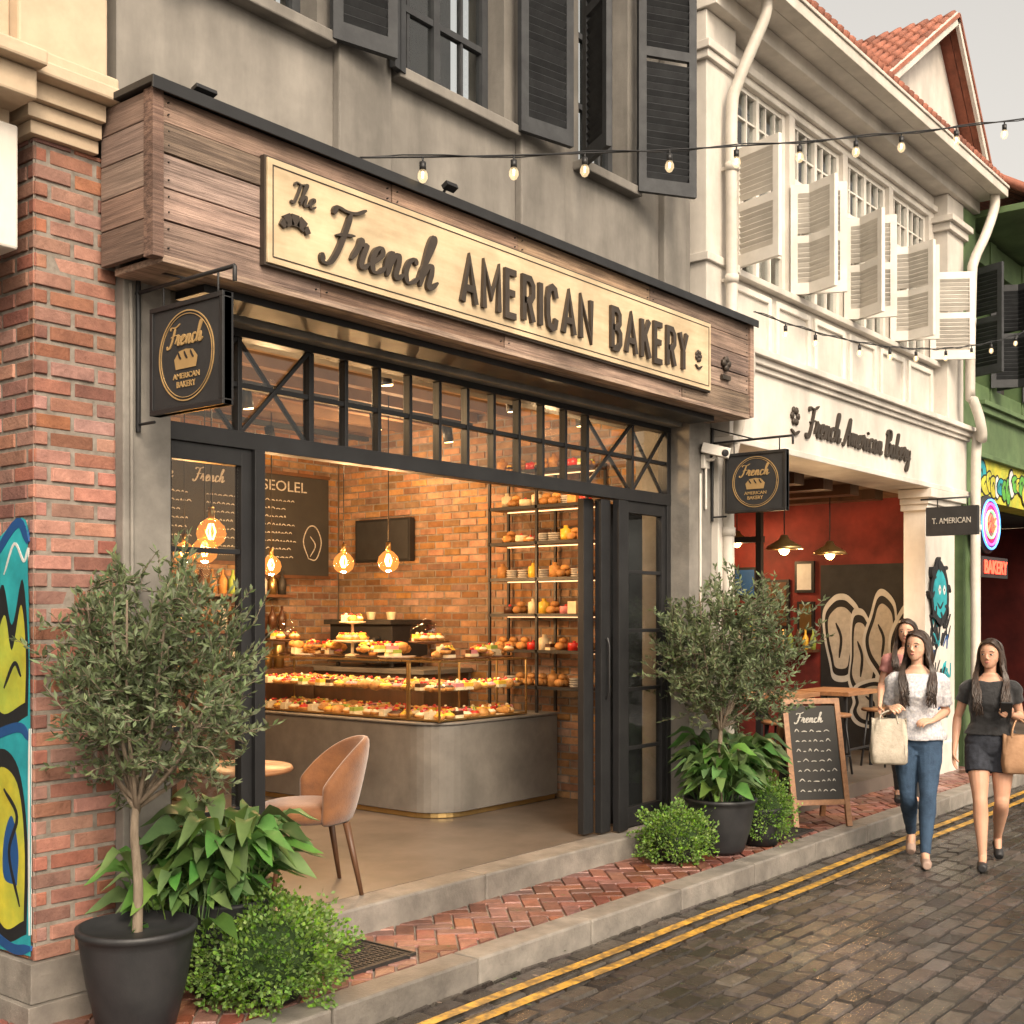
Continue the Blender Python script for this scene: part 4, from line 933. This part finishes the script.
# ------------------------------------------------------------------ foliage
def leafq(b,p,d,l,w,m):
    d=d.normalized(); s=d.cross(V((R.uniform(-1,1),R.uniform(-1,1),R.uniform(-1,1))))
    if s.length<.01: s=V((1,0,0))
    s.normalize(); n=d.cross(s)
    b.add([p,p+d*l*.5+s*w*.5+n*w*.12,p+d*l,p+d*l*.5-s*w*.5+n*w*.12],[(0,1,2,3)],m)
def olive_tree(x,y,z0,fork,cc,rx,rz,ntw,leafl,seed,lean=0):
    global R
    R=random.Random(seed); t=empty('olive_tree'); b=B(); P=cr([(x,y,z0),(x+.012,y+.01,z0+(fork-z0)*.4),(x-.012,y,z0+(fork-z0)*.75),(x+lean*.3,y,fork)],5)
    b.tube(P,[.021-.008*i/len(P) for i in range(len(P))],bark,10)
    top=V((x+lean*.3,y,fork)); c=V(cc); limbs=[]
    for i in range(15):
        a=i*2.4+R.uniform(-.3,.3); e=R.uniform(-.5,.95); k=R.uniform(.35,.85)
        end=c+V((math.cos(a)*rx*k*(1-.4*abs(e)),math.sin(a)*rx*k*(1-.4*abs(e)),rz*e*.8))
        mid=top.lerp(end,.5)+V((math.cos(a)*.04,math.sin(a)*.04,-.03)); Q=cr([top-UZ*R.uniform(0,.06),mid,end],6)
        b.tube(Q,[.010-.007*j/len(Q) for j in range(len(Q))],bark,6); limbs+=Q[3:]
    b.build('trunk_and_limbs',t); b=B(); lf=B()
    for i in range(ntw):
        while True:
            d=V((R.gauss(0,1),R.gauss(0,1),R.gauss(0,1))).normalized(); k=R.random()**.38
            nn=.84+.44*noise.noise(d*1.9+V((seed,0,0)))
            end=c+V((d.x*rx,d.y*rx,d.z*rz))*k*nn*1.05
            if noise.noise(end*5.5+V((seed,3,1)))>-.2: break
        st=min(limbs,key=lambda q:(q-end).length); mid=st.lerp(end,.5)+V((R.uniform(-.03,.03),R.uniform(-.03,.03),R.uniform(-.01,.04)))
        Q=cr([st,mid,end],5); out=(end-c).normalized()*.5+UZ*.5+V((R.uniform(-.5,.5),R.uniform(-.5,.5),R.uniform(-.3,.3)))
        tip=end+out.normalized()*R.uniform(.06,.17); Q+= [end.lerp(tip,.33),end.lerp(tip,.66),tip]
        b.tube(Q,[.0032-.0022*j/len(Q) for j in range(len(Q))],bark,4,cap=False)
        for j in range(2,len(Q)):
            seg=Q[j]-Q[j-1]
            for q in range(max(2,int(seg.length/.0088))):
                p=Q[j-1]+seg*R.random(); dd=seg.normalized()*.7+V((R.uniform(-1,1),R.uniform(-1,1),R.uniform(-.5,1)))
                leafq(lf,p,dd,leafl*R.uniform(.65,1.2),leafl*.32,olive)
    b.build('twigs',t); lf.build('leaves',t); return t
def planter(x,y,z,r,h):
    b=B(); b.lathe((x,y,z),[(r*.62,0),(r*.68,.02),(r*.86,h*.45),(r*.98,h*.85),(r*1.0,h-.03),(r*1.04,h-.025),(r*1.05,h-.004),(r*.97,h),(r*.94,h-.03)],pot,40)
    b.lathe((x,y,z+h-.06),[(r*.95,0),(r*.9,.012),(r*.4,.022),(.01,.025)],soil,24)
    for i in range(130):
        a=R.uniform(0,6.28);q=r*.88*math.sqrt(R.random()); b.ell((x+q*math.cos(a),y+q*math.sin(a),z+h-.042),(.012,.01,.008),soil,6)
    b.build('planter_pot')
planter(2.66,3.98,.125,.215,.40)
olive_tree(2.66,3.98,.46,1.0,(2.70,3.95,1.43),.46,.50,410,.042,3)
planter(7.12,3.95,.125,.23,.36)
olive_tree(7.12,3.95,.42,.95,(7.17,3.95,1.40),.60,.58,420,.048,11)
R=random.Random(21)
def bigleaf(b,base,az,L,wd,rise,droop,m):
    d=V((math.cos(az),math.sin(az),0)); s=V((-math.sin(az),math.cos(az),0)); vs=[];n=8
    tw=R.uniform(-1.0,1.0)
    for i in range(n+1):
        t=i/n; stem=.3
        p=V(base)+d*(L*t*(.35+.65*t))+UZ*(rise*math.sin(min(1,t*1.15)*math.pi*.62)-droop*max(0,t-.45)**2)
        w=0.003 if t<stem else wd*math.sin(math.pi*((t-stem)/(1-stem))**.75)**.8*.5+.001
        s2=(s*math.cos(tw*t)+UZ*math.sin(tw*t)); wv=.15*w*math.sin(i*2.2)
        vs+=[p+s2*w+UZ*(w*.4+wv),p,p-s2*w+UZ*(w*.4-wv)]
    fs=[]
    for i in range(n):
        a=i*3; fs+=[(a,a+1,a+4,a+3),(a+1,a+2,a+5,a+4)]
    b.add(vs,fs,m,True)
def leafyplant(x,y,z,n,L,seed):
    global R
    R=random.Random(seed); b=B()
    for i in range(n):
        a=R.uniform(0,6.283); u=R.random(); l=L*R.uniform(.5,1.1)*(1-.25*u); q=.17*math.sqrt(R.random()); a2=R.uniform(0,6.283)
        bigleaf(b,(x+q*math.cos(a2),y+q*math.sin(a2),z+R.uniform(-.04,.14)),a if R.random()<.3 else a2+R.uniform(-.7,.7),l,l*R.uniform(.3,.42),l*(.45+.9*u),l*R.uniform(.3,1.1),broad)
    return b
def bushy(b,x,y,z,rx,ry,rz,n,seed,l=.02):
    global R
    R=random.Random(seed)
    for i in range(n):
        d=V((R.gauss(0,1),R.gauss(0,1),R.gauss(0,1))).normalized(); d.z=d.z if d.z>-.75 else -.75*R.random()
        k=(.66+.34*R.random()**.7)*(.84+.55*noise.noise(d*2.9+V((seed,0,0))))*(1+.12*(R.random()<.06))
        p=V((x+d.x*rx*k,y+d.y*ry*k,z+d.z*rz*k)); p.z=max(p.z,.14)
        dr=(d+V((R.uniform(-.9,.9),R.uniform(-.9,.9),R.uniform(-.4,.9)))); leafq(b,p,dr,l*R.uniform(.6,1.3),l*.75,fern)
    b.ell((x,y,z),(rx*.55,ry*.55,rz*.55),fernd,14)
def pottedplant(x,y,z,r,h,n,L,seed,bush=True,brx=.27,brz=.2,nb=5200,off=(0,0)):
    o=empty('potted_plant'); b=B(); b.lathe((x,y,z),[(r*.7,0),(r*.9,h*.4),(r,h-.02),(r*1.03,h),(r*.94,h-.02)],pot,28); b.lathe((x,y,z+h-.05),[(r*.93,0),(.01,.02)],soil,20); b.build('pot',o)
    if n: leafyplant(x,y,z+h-.03,n,L,seed).build('broad_leaves',o)
    if bush: b=B(); bushy(b,x+off[0],y+off[1],z+h-.02,brx,brx,brz,nb,seed,.022); b.build('small_leaves',o)
pottedplant(3.17,4.10,.125,.19,.40,240,.30,5,False)
pottedplant(3.22,3.88,.125,.17,.20,0,.3,9,True,.36,.28,9000)
pottedplant(6.66,4.03,.125,.14,.17,0,.2,14,True,.27,.23,4800)
pottedplant(7.42,4.05,.125,.2,.36,190,.33,15,False)
pottedplant(7.52,3.86,.125,.16,.26,0,.3,17,True,.27,.28,4800)
leafyplant(7.12,3.95,.44,110,.28,25).build('underplanting')
leafyplant(2.93,4.10,.40,90,.28,26).build('underplanting')
# ------------------------------------------------------------------ sandwich board
b=B(); bx,by=8.55,3.98; u=V((.75,-.66,0)).normalized(); n2=V((-.66,-.75,0)).normalized()
def aframe(sgn):
    top=V((bx,by,1.06)); foot=V((bx,by,.125))+n2*.24*sgn
    up=(top-foot).normalized(); nrm=u.cross(up).normalized(); 
    R3=Matrix((u,nrm,up)).transposed(); L=(top-foot).length; c=(top+foot)/2
    for s in (-.21,.21): b.obox(c+u*s,(.04,.03,L),R3,woodtab)
    b.obox(c+up*(L/2-.02),(.38,.026,.04),R3,woodtab); b.obox(c-up*(L/2-.18),(.375,.026,.04),R3,woodtab)
    b.obox(c+up*.07,(.375,.012,L-.25),R3,board)
    if sgn>0:
        nr=nrm if nrm.dot(n2)>0 else -nrm
        cursive(b,'French',c+up*.30-u*.14+nr*.006,u,up,nr,.036,.009,chalk,.002)
        for i in range(7):
            z=.23-.075*i; x=-.15
            while x<.12: l=R.uniform(.015,.05); ribbon(b,[(x,0),(x+l/2,R.uniform(0,.02)),(x+l,0)],c+up*z+nr*.006,u,up,nr,.007,.002,chalk,0); x+=l+.02
aframe(1); aframe(-1); b.build('sandwich_board',bevel=.003)
def btable(x,y,h=1.0):
    b=B(); b.box(x-.35,x+.35,y-.28,y+.28,h-.04,h,woodtab)
    for sx in (-.3,.3):
        for sy in (-.23,.23): b.box(x+sx-.015,x+sx+.015,y+sy-.015,y+sy+.015,.24,h-.04,black)
    for sy in (-.23,.23): b.box(x-.3,x+.3,y+sy-.01,y+sy+.01,.42,.44,black)
    b.build('bar_table',bevel=.003)
def bstool(x,y,h=.8):
    b=B(); b.lathe((x,y,h-.03),[(.15,0),(.16,.015),(.15,.03)],woodtab,18)
    for a in range(4):
        t=a*1.5708+.78; b.tube([(x+.1*math.cos(t),y+.1*math.sin(t),h-.03),(x+.17*math.cos(t),y+.17*math.sin(t),.24)],.011,black,6)
    b.tube([(x+.145*math.cos(i*.5236),y+.145*math.sin(i*.5236),.42) for i in range(13)],.008,black,5); b.build('bar_stool')
btable(9.9,4.95); btable(11.0,4.85,.98); btable(9.0,5.3); bstool(9.4,4.65); bstool(10.4,4.6); bstool(10.7,5.1); bstool(9.6,5.4); bstool(11.3,4.55)
def cone(x,y,z):
    o=empty('pendant_lamp'); b=B(); b.tube([(x,y,2.95),(x,y,z+.12)],.006,black,6); b.lathe((x,y,z),[(.17,0),(.15,.03),(.05,.09),(.03,.13)],brassr,20); b.ell((x,y,z+.0),(.05,.05,.055),filament,10)
    b.build('lamp_body',o); lamp('bulb_light','POINT',(x,y,z-.12),34,(1,.62,.3),o,.05)
cone(10.1,4.95,2.3); cone(11.2,5.0,2.3); cone(11.9,6.4,2.5)
# ------------------------------------------------------------------ people
def person(name,loc,face,sc,top,bottom,skinm,shoem,cfg):
    f=V((math.cos(face),math.sin(face),0)); r=V((math.sin(face),-math.cos(face),0)); o=V(loc)
    T=lambda p:o+(r*p[0]+f*p[1]+UZ*p[2])*sc
    root=empty(name); yaw=cfg.get('yaw',0); Ry=Matrix.Rotation(-yaw,3,'Z'); nc=V((0,.0,1.37))
    H=lambda p:T(nc+Ry@(V(p)-nc))
    R3=Matrix((r,f,UZ)).transposed()@Ry
    body=B()
    def limb(b,pr,m,n=14,grow=0,ks=5):
        P=cr([p for p,_ in pr],ks); rr=cr([(q,0,0) for _,q in pr],ks)
        b.tube([T(p) for p in P],[(q.x+grow)*sc for q in rr],m,n)
    TR=[(.765,.125,.075,-.01),(.80,.158,.100,-.012),(.87,.164,.112,-.015),(.94,.138,.092,-.005),(1.0,.115,.080,0),(1.07,.120,.085,.005),(1.14,.134,.104,.020),(1.20,.138,.098,.014),(1.26,.134,.080,0),(1.295,.105,.066,-.005),(1.325,.070,.052,-.005),(1.35,.048,.045,0)]
    body.rings([((0,y,z),a,c) for z,a,c,y in TR],skinm,24,T)
    limb(body,[((0,-.01,1.29),.046),((0,-.004,1.36),.040),((0,.008,1.43),.042)],skinm)
    body.ell(H((0,-.004,1.500)),(.068*sc,.084*sc,.086*sc),skinm,24,R3)
    body.rings([((0,.040,1.386),.014,.016),((0,.036,1.394),.028,.032),((0,.028,1.412),.044,.046),((0,.020,1.435),.055,.056),((0,.012,1.465),.062,.067),((0,.006,1.50),.065,.074),((0,.0,1.54),.060,.068)],skinm,24,H)
    body.tube([H((0,.074,1.492)),H((0,.082,1.472)),H((0,.090,1.456))],[.006*sc,.0075*sc,.009*sc],skinm,10)
    for s in (-1,1):
        body.ell(H((s*.0085,.082,1.452)),(.0065*sc,.008*sc,.006*sc),skinm,8,R3)
        body.ell(H((s*.068,-.004,1.468)),(.008*sc,.016*sc,.026*sc),skinm,10,R3); body.ell(H((s*.034,.040,1.452)),(.022*sc,.022*sc,.024*sc),skinm,12,R3)
        body.ell(H((s*.030,.062,1.503)),(.020*sc,.012*sc,.007*sc),skinm,10,R3)
    body.ell(H((0,.069,1.428)),(.018*sc,.012*sc,.011*sc),skinm,10,R3)
    def leg(b,hip,knee,ank,m,g=0,upto=1.0,n=16):
        hip,knee,ank=V(hip),V(knee),V(ank)
        pr=[(hip+V((0,0,.03)),.080),(hip.lerp(knee,.2),.082),(hip.lerp(knee,.55),.067),(hip.lerp(knee,.85),.053),(knee,.049),(knee.lerp(ank,.25)-V((0,.012,0)),.051),(knee.lerp(ank,.6)-V((0,.006,0)),.039),(knee.lerp(ank,.88),.030),(ank,.029)]
        if upto<1: pr=pr[:2]+[(hip.lerp(knee,upto),.080)]
        limb(b,pr,m,n,g)
    for L in cfg['legs']:
        leg(body,*L[:3],skinm)
        a=V(L[2]);t=V(L[3]); heel=V(L[4])
        limb(body,[(a,.029),(a.lerp(t,.45)+V((0,0,-.012)),.024),(t-(t-a)*.12,.016)],skinm); limb(body,[(a,.028),(heel,.022)],skinm)
    def hand(w,d,pn,side,curl,gap=0):
        w=V(w);d=V(d).normalized();pn=V(pn);pn=(pn-d*pn.dot(d)).normalized();sd=d.cross(pn)*side
        for k in range(4):
            a=(k-1.5)*.0175; limb(body,[(w,.017),(w+d*.04+sd*a*.7,.012),(w+d*.072+sd*a,.0098)],skinm,8,0,3)
            ln=[.062,.070,.066,.052][k]; b0=w+d*.072+sd*a; c=0;pp=[(b0,.0086)];cur=b0
            for j,fr in enumerate((.42,.32,.26)):
                c+=curl*(.8 if j==0 else 1); cur=cur+(d*math.cos(c)+pn*math.sin(c)+sd*a*1.4).normalized()*ln*fr; pp.append((cur,.0082-.0011*j))
            limb(body,pp,skinm,8,0,3)
        th=w+d*.02-sd*.020; limb(body,[(th,.012),(th+d*.025-sd*.020+pn*.01,.0105),(th+d*.050-sd*.026+pn*.022*(1+curl),.0088),(th+d*.066-sd*.020+pn*.035*(1+curl),.0078)],skinm,8,0,3)
    for (sh,el,wr,hd,pn,side,curl) in cfg['arms']:
        sh,el,wr=V(sh),V(el),V(wr)
        limb(body,[(sh+V((-sh.x*.3,0,.0)),.036),(sh,.038),(sh.lerp(el,.4),.035),(sh.lerp(el,.85),.030),(el,.029),(el.lerp(wr,.25),.031),(el.lerp(wr,.7),.023),(wr,.0175)],skinm)
        hand(wr,hd,pn,side,curl)
    body.build('body',root,voxel=.0042)
    c=B(); hem=cfg.get('hem',.86); lo=cfg.get('loose',0)
    c.rings([((0,y,z),a+.012+lo*max(.3,1-(z-hem)/.3),q+.013+lo*max(.35,1-(z-hem)/.3)) for z,a,q,y in [(hem,.158,.106,-.012)]+[t for t in TR if t[0]>hem+.02 and t[0]<1.31]],top,26,T)
    for (sh,el,wr,hd,pn,side,curl) in cfg['arms']:
        sh,el=V(sh),V(el); sl=cfg.get('sleeve',.5); limb(c,[(sh+V((-sh.x*.5,0,.016)),.034),(sh+V((-sh.x*.15,0,.004)),.043),(sh+V((sh.x*.06,0,-.012)),.046),(sh.lerp(el,sl*.5),.045),(sh.lerp(el,sl),.046)],top,16,.006+lo*.15)
    c.build('top',root,voxel=.007,disp=.018)
    c=B(); lg=cfg.get('long')
    c.rings([((0,y,z),a+.009,q+.009) for z,a,q,y in [(.735,.10,.078,-.005)]+[t for t in TR if t[0]>.76 and t[0]<hem+.1]],bottom,26,T)
    for L in cfg['legs']: leg(c,*L[:3],bottom,.007 if lg else .010,1.0 if lg else .42)
    c.build('trousers' if lg else 'shorts',root,voxel=.006,disp=.008)
    c=B()
    for L in cfg['legs']:
        a=V(L[2]);t=V(L[3]); heel=V(L[4])
        limb(c,[(heel-(t-heel)*.08,.030),(heel,.034),(heel.lerp(t,.4),.033),(heel.lerp(t,.8),.036),(t+(t-heel)*.05,.028)],shoem,12)
    c.build('shoes',root,voxel=.006)
    c=B()
    for s in (-1,1):
        c.ell(H((s*.0285,.0705,1.4835)),(.0125*sc,.0065*sc,.0048*sc),eyew,12,R3); c.ell(H((s*.0285,.0758,1.4838)),(.0058*sc,.0030*sc,.0050*sc),eyed,10,R3)
        c.tube([H((s*.015,.0765,1.5035)),H((s*.031,.0765,1.508)),H((s*.047,.064,1.502))],[.0016*sc,.0022*sc,.0012*sc],hairm,6)
        c.tube([H((s*.016,.0735,1.4868)),H((s*.0285,.0782,1.4895)),H((s*.043,.068,1.485))],.0014*sc,eyed,6)
    c.tube([H((-.019,.074,1.4305)),H((-.007,.0825,1.4325)),H((0,.083,1.4312)),H((.007,.0825,1.4325)),H((.019,.074,1.4305))],[.001*sc,.0032*sc,.0032*sc,.0032*sc,.001*sc],lip,8)
    c.tube([H((-.016,.075,1.429)),H((0,.0825,1.4262)),H((.016,.075,1.429))],[.001*sc,.0044*sc,.001*sc],lip,8)
    c.build('face',root)
    h=B(); h.ell(H((0,-.020,1.512)),(.075*sc,.084*sc,.088*sc),hairm,24,R3)
    Lh=cfg.get('hair',.34)
    def strand(P,i,r0=.0075):
        P=cr(P,4); N=len(P); h.tube([p+r*.007*math.sin(j*.7+i*.9)*min(1,j/N*2) for j,p in enumerate(P)],[(r0*(.55+.45*math.sin(min(1,j/N*2)*1.57))-r0*.6*(j/N)**3)*sc for j in range(N)],hairm,5)
    for i in range(190):
        a=R.uniform(math.radians(0),math.radians(180)); ca,sa=math.cos(a),-math.sin(a); rr=R.uniform(.96,1.08); le=Lh*R.uniform(.75,1.05)
        strand([H((ca*.015,.01+sa*.03,1.594)),H((ca*.062*rr,-.002+sa*.07*rr,1.560)),H((ca*.080*rr,-.008+sa*.084*rr,1.49)),H((ca*.086*rr,-.014+sa*.088*rr,1.40)),
          T((ca*.105,sa*.09-.02,1.37-le*.35)),T((ca*.115+R.uniform(-.02,.02),sa*.10-.045+R.uniform(-.02,.02),1.37-le*.75)),T((ca*.10+R.uniform(-.02,.02),sa*.10-.045+R.uniform(-.02,.02),1.37-le))],i)
    px=cfg.get('part',.012)
    for i in range(120):
        s=1 if i%2 else -1; q=R.random(); le=Lh*R.uniform(.6,1.0); jx=R.uniform(-.024,.024)
        strand([H((px,.074-.05*q-.004,1.570+.022*q)),H((px+s*(.022+.004*q),.072-.045*q,1.566+.018*q)),H((s*.052,.050-.030*q,1.545+.010*q)),H((s*(.070+.008*q),.022-.015*q,1.50)),H((s*(.076+.010*q),.014-.015*q,1.44)),
          H((s*(.080+.014*q),.010,1.385)),T((s*(.092+.015*q)+jx*.3,.062,1.315)),T((s*(.096)+jx,.118+R.uniform(-.006,.012),1.235)),T((s*(.090)+jx,.152+R.uniform(-.004,.014),1.16)),T((s*(.086)+jx*1.3,.158+R.uniform(-.004,.014),1.37-le))],i,.0064)
    h.build('hair',root)
    return root,T
fa=math.radians(180+22)
r1,T1=person('woman',(8.25,3.04,.0),fa,1.0,blouse,jeans,skin,shoe2,dict(yaw=.5,long=True,loose=.022,hem=.84,sleeve=.8,hair=.31,
 legs=[((-.078,0,.80),(-.065,.13,.45),(-.045,.20,.085),(-.05,.34,.032),(-.045,.165,.035)),((.078,0,.80),(.06,.05,.44),(.035,-.20,.16),(.04,-.12,.035),(.035,-.235,.115))],
 arms=[((.148,0,1.250),(.190,-.06,1.03),(.175,.13,1.06),(-.2,.8,.1),(-.6,.2,-.6),-1,.75),((-.148,0,1.250),(-.190,-.05,1.03),(-.10,.13,.98),(.7,.6,.0),(.3,-.2,-.8),1,.5)]))
r2,T2=person('woman',(8.42,2.60,.0),fa-.03,.965,blackcl,denimd,skin2,shoe,dict(yaw=.35,long=False,loose=.006,hem=.92,sleeve=.48,hair=.32,part=-.01,
 legs=[((.082,0,.80),(.072,.13,.45),(.06,.20,.085),(.07,.34,.032),(.06,.165,.035)),((-.082,0,.80),(-.072,.05,.44),(-.06,-.20,.16),(-.065,-.12,.035),(-.06,-.235,.115))],
 arms=[((.148,0,1.250),(.215,-.05,1.03),(.24,.04,.80),(.05,.25,-1),(-.8,.2,0),-1,.25),((-.148,0,1.250),(-.200,-.06,1.04),(-.13,.15,1.07),(.45,.8,.15),(.5,-.3,.6),1,.7)]))
r3,T3=person('woman',(9.80,3.70,.122),fa,.97,pink,blackcl,skin,shoe,dict(yaw=.2,long=True,loose=.01,hem=.88,sleeve=.5,hair=.24,
 legs=[((-.078,0,.80),(-.07,.08,.44),(-.065,.08,.085),(-.07,.22,.032),(-.065,.045,.035)),((.078,0,.80),(.07,.03,.44),(.065,-.12,.12),(.07,-.02,.032),(.065,-.155,.08))],
 arms=[((.148,0,1.250),(.205,-.03,1.03),(.22,.12,.86),(0,.5,-.8),(-.8,.2,0),-1,.3),((-.148,0,1.250),(-.205,-.03,1.03),(-.2,.1,.84),(0,.5,-.8),(.8,.2,0),1,.3)]))
def bag(name,T,c,w,d,h,m,hand,sc=1):
    b=B(); rows=[(0,.86,.7),(.05,.97,1),(.3,1.0,1.1),(.6,.98,.95),(.9,.95,.7),(1,.92,.45)]
    ringN=20;pts=[]
    for (t,kx,ky) in rows:
        for k in range(ringN):
            a=2*math.pi*k/ringN; cx_=math.copysign(abs(math.cos(a))**.35,math.cos(a)); sy_=math.copysign(abs(math.sin(a))**.5,math.sin(a))
            wr=.008*math.sin(k*2.3+t*5); pts.append(T((c[0]+cx_*w/2*kx+wr,c[1]+sy_*d/2*ky+wr,c[2]-h+h*t+.008*math.sin(k*1.3)*t)))
    fs=[(i*ringN+k,i*ringN+(k+1)%ringN,(i+1)*ringN+(k+1)%ringN,(i+1)*ringN+k) for i in range(len(rows)-1) for k in range(ringN)]; fs.append(tuple(range(ringN))[::-1]); b.add(pts,fs,m,True)
    for s in (-1,1):
        b.tube([T(p) for p in cr([(c[0]-w*.25,c[1]+s*d*.3,c[2]-.03),(c[0]-w*.2,c[1]+s*d*.2,(c[2]+hand[2])/2),(hand[0],hand[1],hand[2]),(c[0]+w*.2,c[1]+s*d*.2,(c[2]+hand[2])/2),(c[0]+w*.25,c[1]+s*d*.3,c[2]-.03)],4)],.006,m,6)
    b.build(name)
bag('tote_bag',T1,(.19,.18,.99),.24,.09,.31,canvas,(.150,.20,1.055))
bag('paper_bag',T2,(-.19,.10,.93),.24,.11,.27,kraft,(-.18,.03,1.035))
b=B(); b.obox(T2((-.09,.235,1.11)),(.07,.012,.14),Matrix.Rotation(fa+1.57,3,'Z')@Matrix.Rotation(.7,3,'X'),black); b.build('mobile_phone',bevel=.003)
# ------------------------------------------------------------------ world, sun, camera
w=bpy.data.worlds.new('World'); scene.world=w; w.use_nodes=True; nt=w.node_tree; N=nt.nodes; L=nt.links
bg=N['Background']; sk=N.new('ShaderNodeTexSky'); sk.sky_type='NISHITA'; sk.sun_disc=False
el=math.radians(40); az_dir=V((-.45,-.80,0)).normalized()
sk.sun_elevation=el; sk.sun_rotation=math.atan2(az_dir.x,az_dir.y); sk.dust_density=7; sk.air_density=1.2; sk.ozone_density=.6
hsv=N.new('ShaderNodeHueSaturation'); hsv.inputs['Saturation'].default_value=.25; hsv.inputs['Value'].default_value=2.1; L.new(sk.outputs[0],hsv.inputs['Color'])
tn=N.new('ShaderNodeMix'); tn.data_type='RGBA'; tn.blend_type='MULTIPLY'; tn.inputs['Factor'].default_value=1; tn.inputs['B'].default_value=(1.0,.905,.78,1); L.new(hsv.outputs[0],tn.inputs['A'])
L.new(tn.outputs['Result'],bg.inputs['Color']); bg.inputs['Strength'].default_value=.145
s=bpy.data.lights.new('sun','SUN'); s.energy=1.5; s.angle=math.radians(12); s.color=(1,.80,.57); so=bpy.data.objects.new('sun',s); COL.objects.link(so)
d=V((az_dir.x*math.cos(el),az_dir.y*math.cos(el),math.sin(el))); so.rotation_euler=d.to_track_quat('Z','Y').to_euler(); so.location=(0,-5,12)
cam=bpy.data.cameras.new('camera'); co=bpy.data.objects.new('camera',cam); COL.objects.link(co); co.location=(0,0,1.7)
co.rotation_euler=(math.radians(90),0,math.radians(38.89-90)); cam.lens=1200/1024*36; cam.sensor_width=36; cam.shift_y=103/1024; cam.clip_start=.05; cam.clip_end=600
scene.camera=co
scene.view_settings.view_transform='Standard'; scene.view_settings.look='None'; scene.view_settings.exposure=0
print('objects',len(bpy.data.objects),'verts',sum(len(m.vertices) for m in bpy.data.meshes))
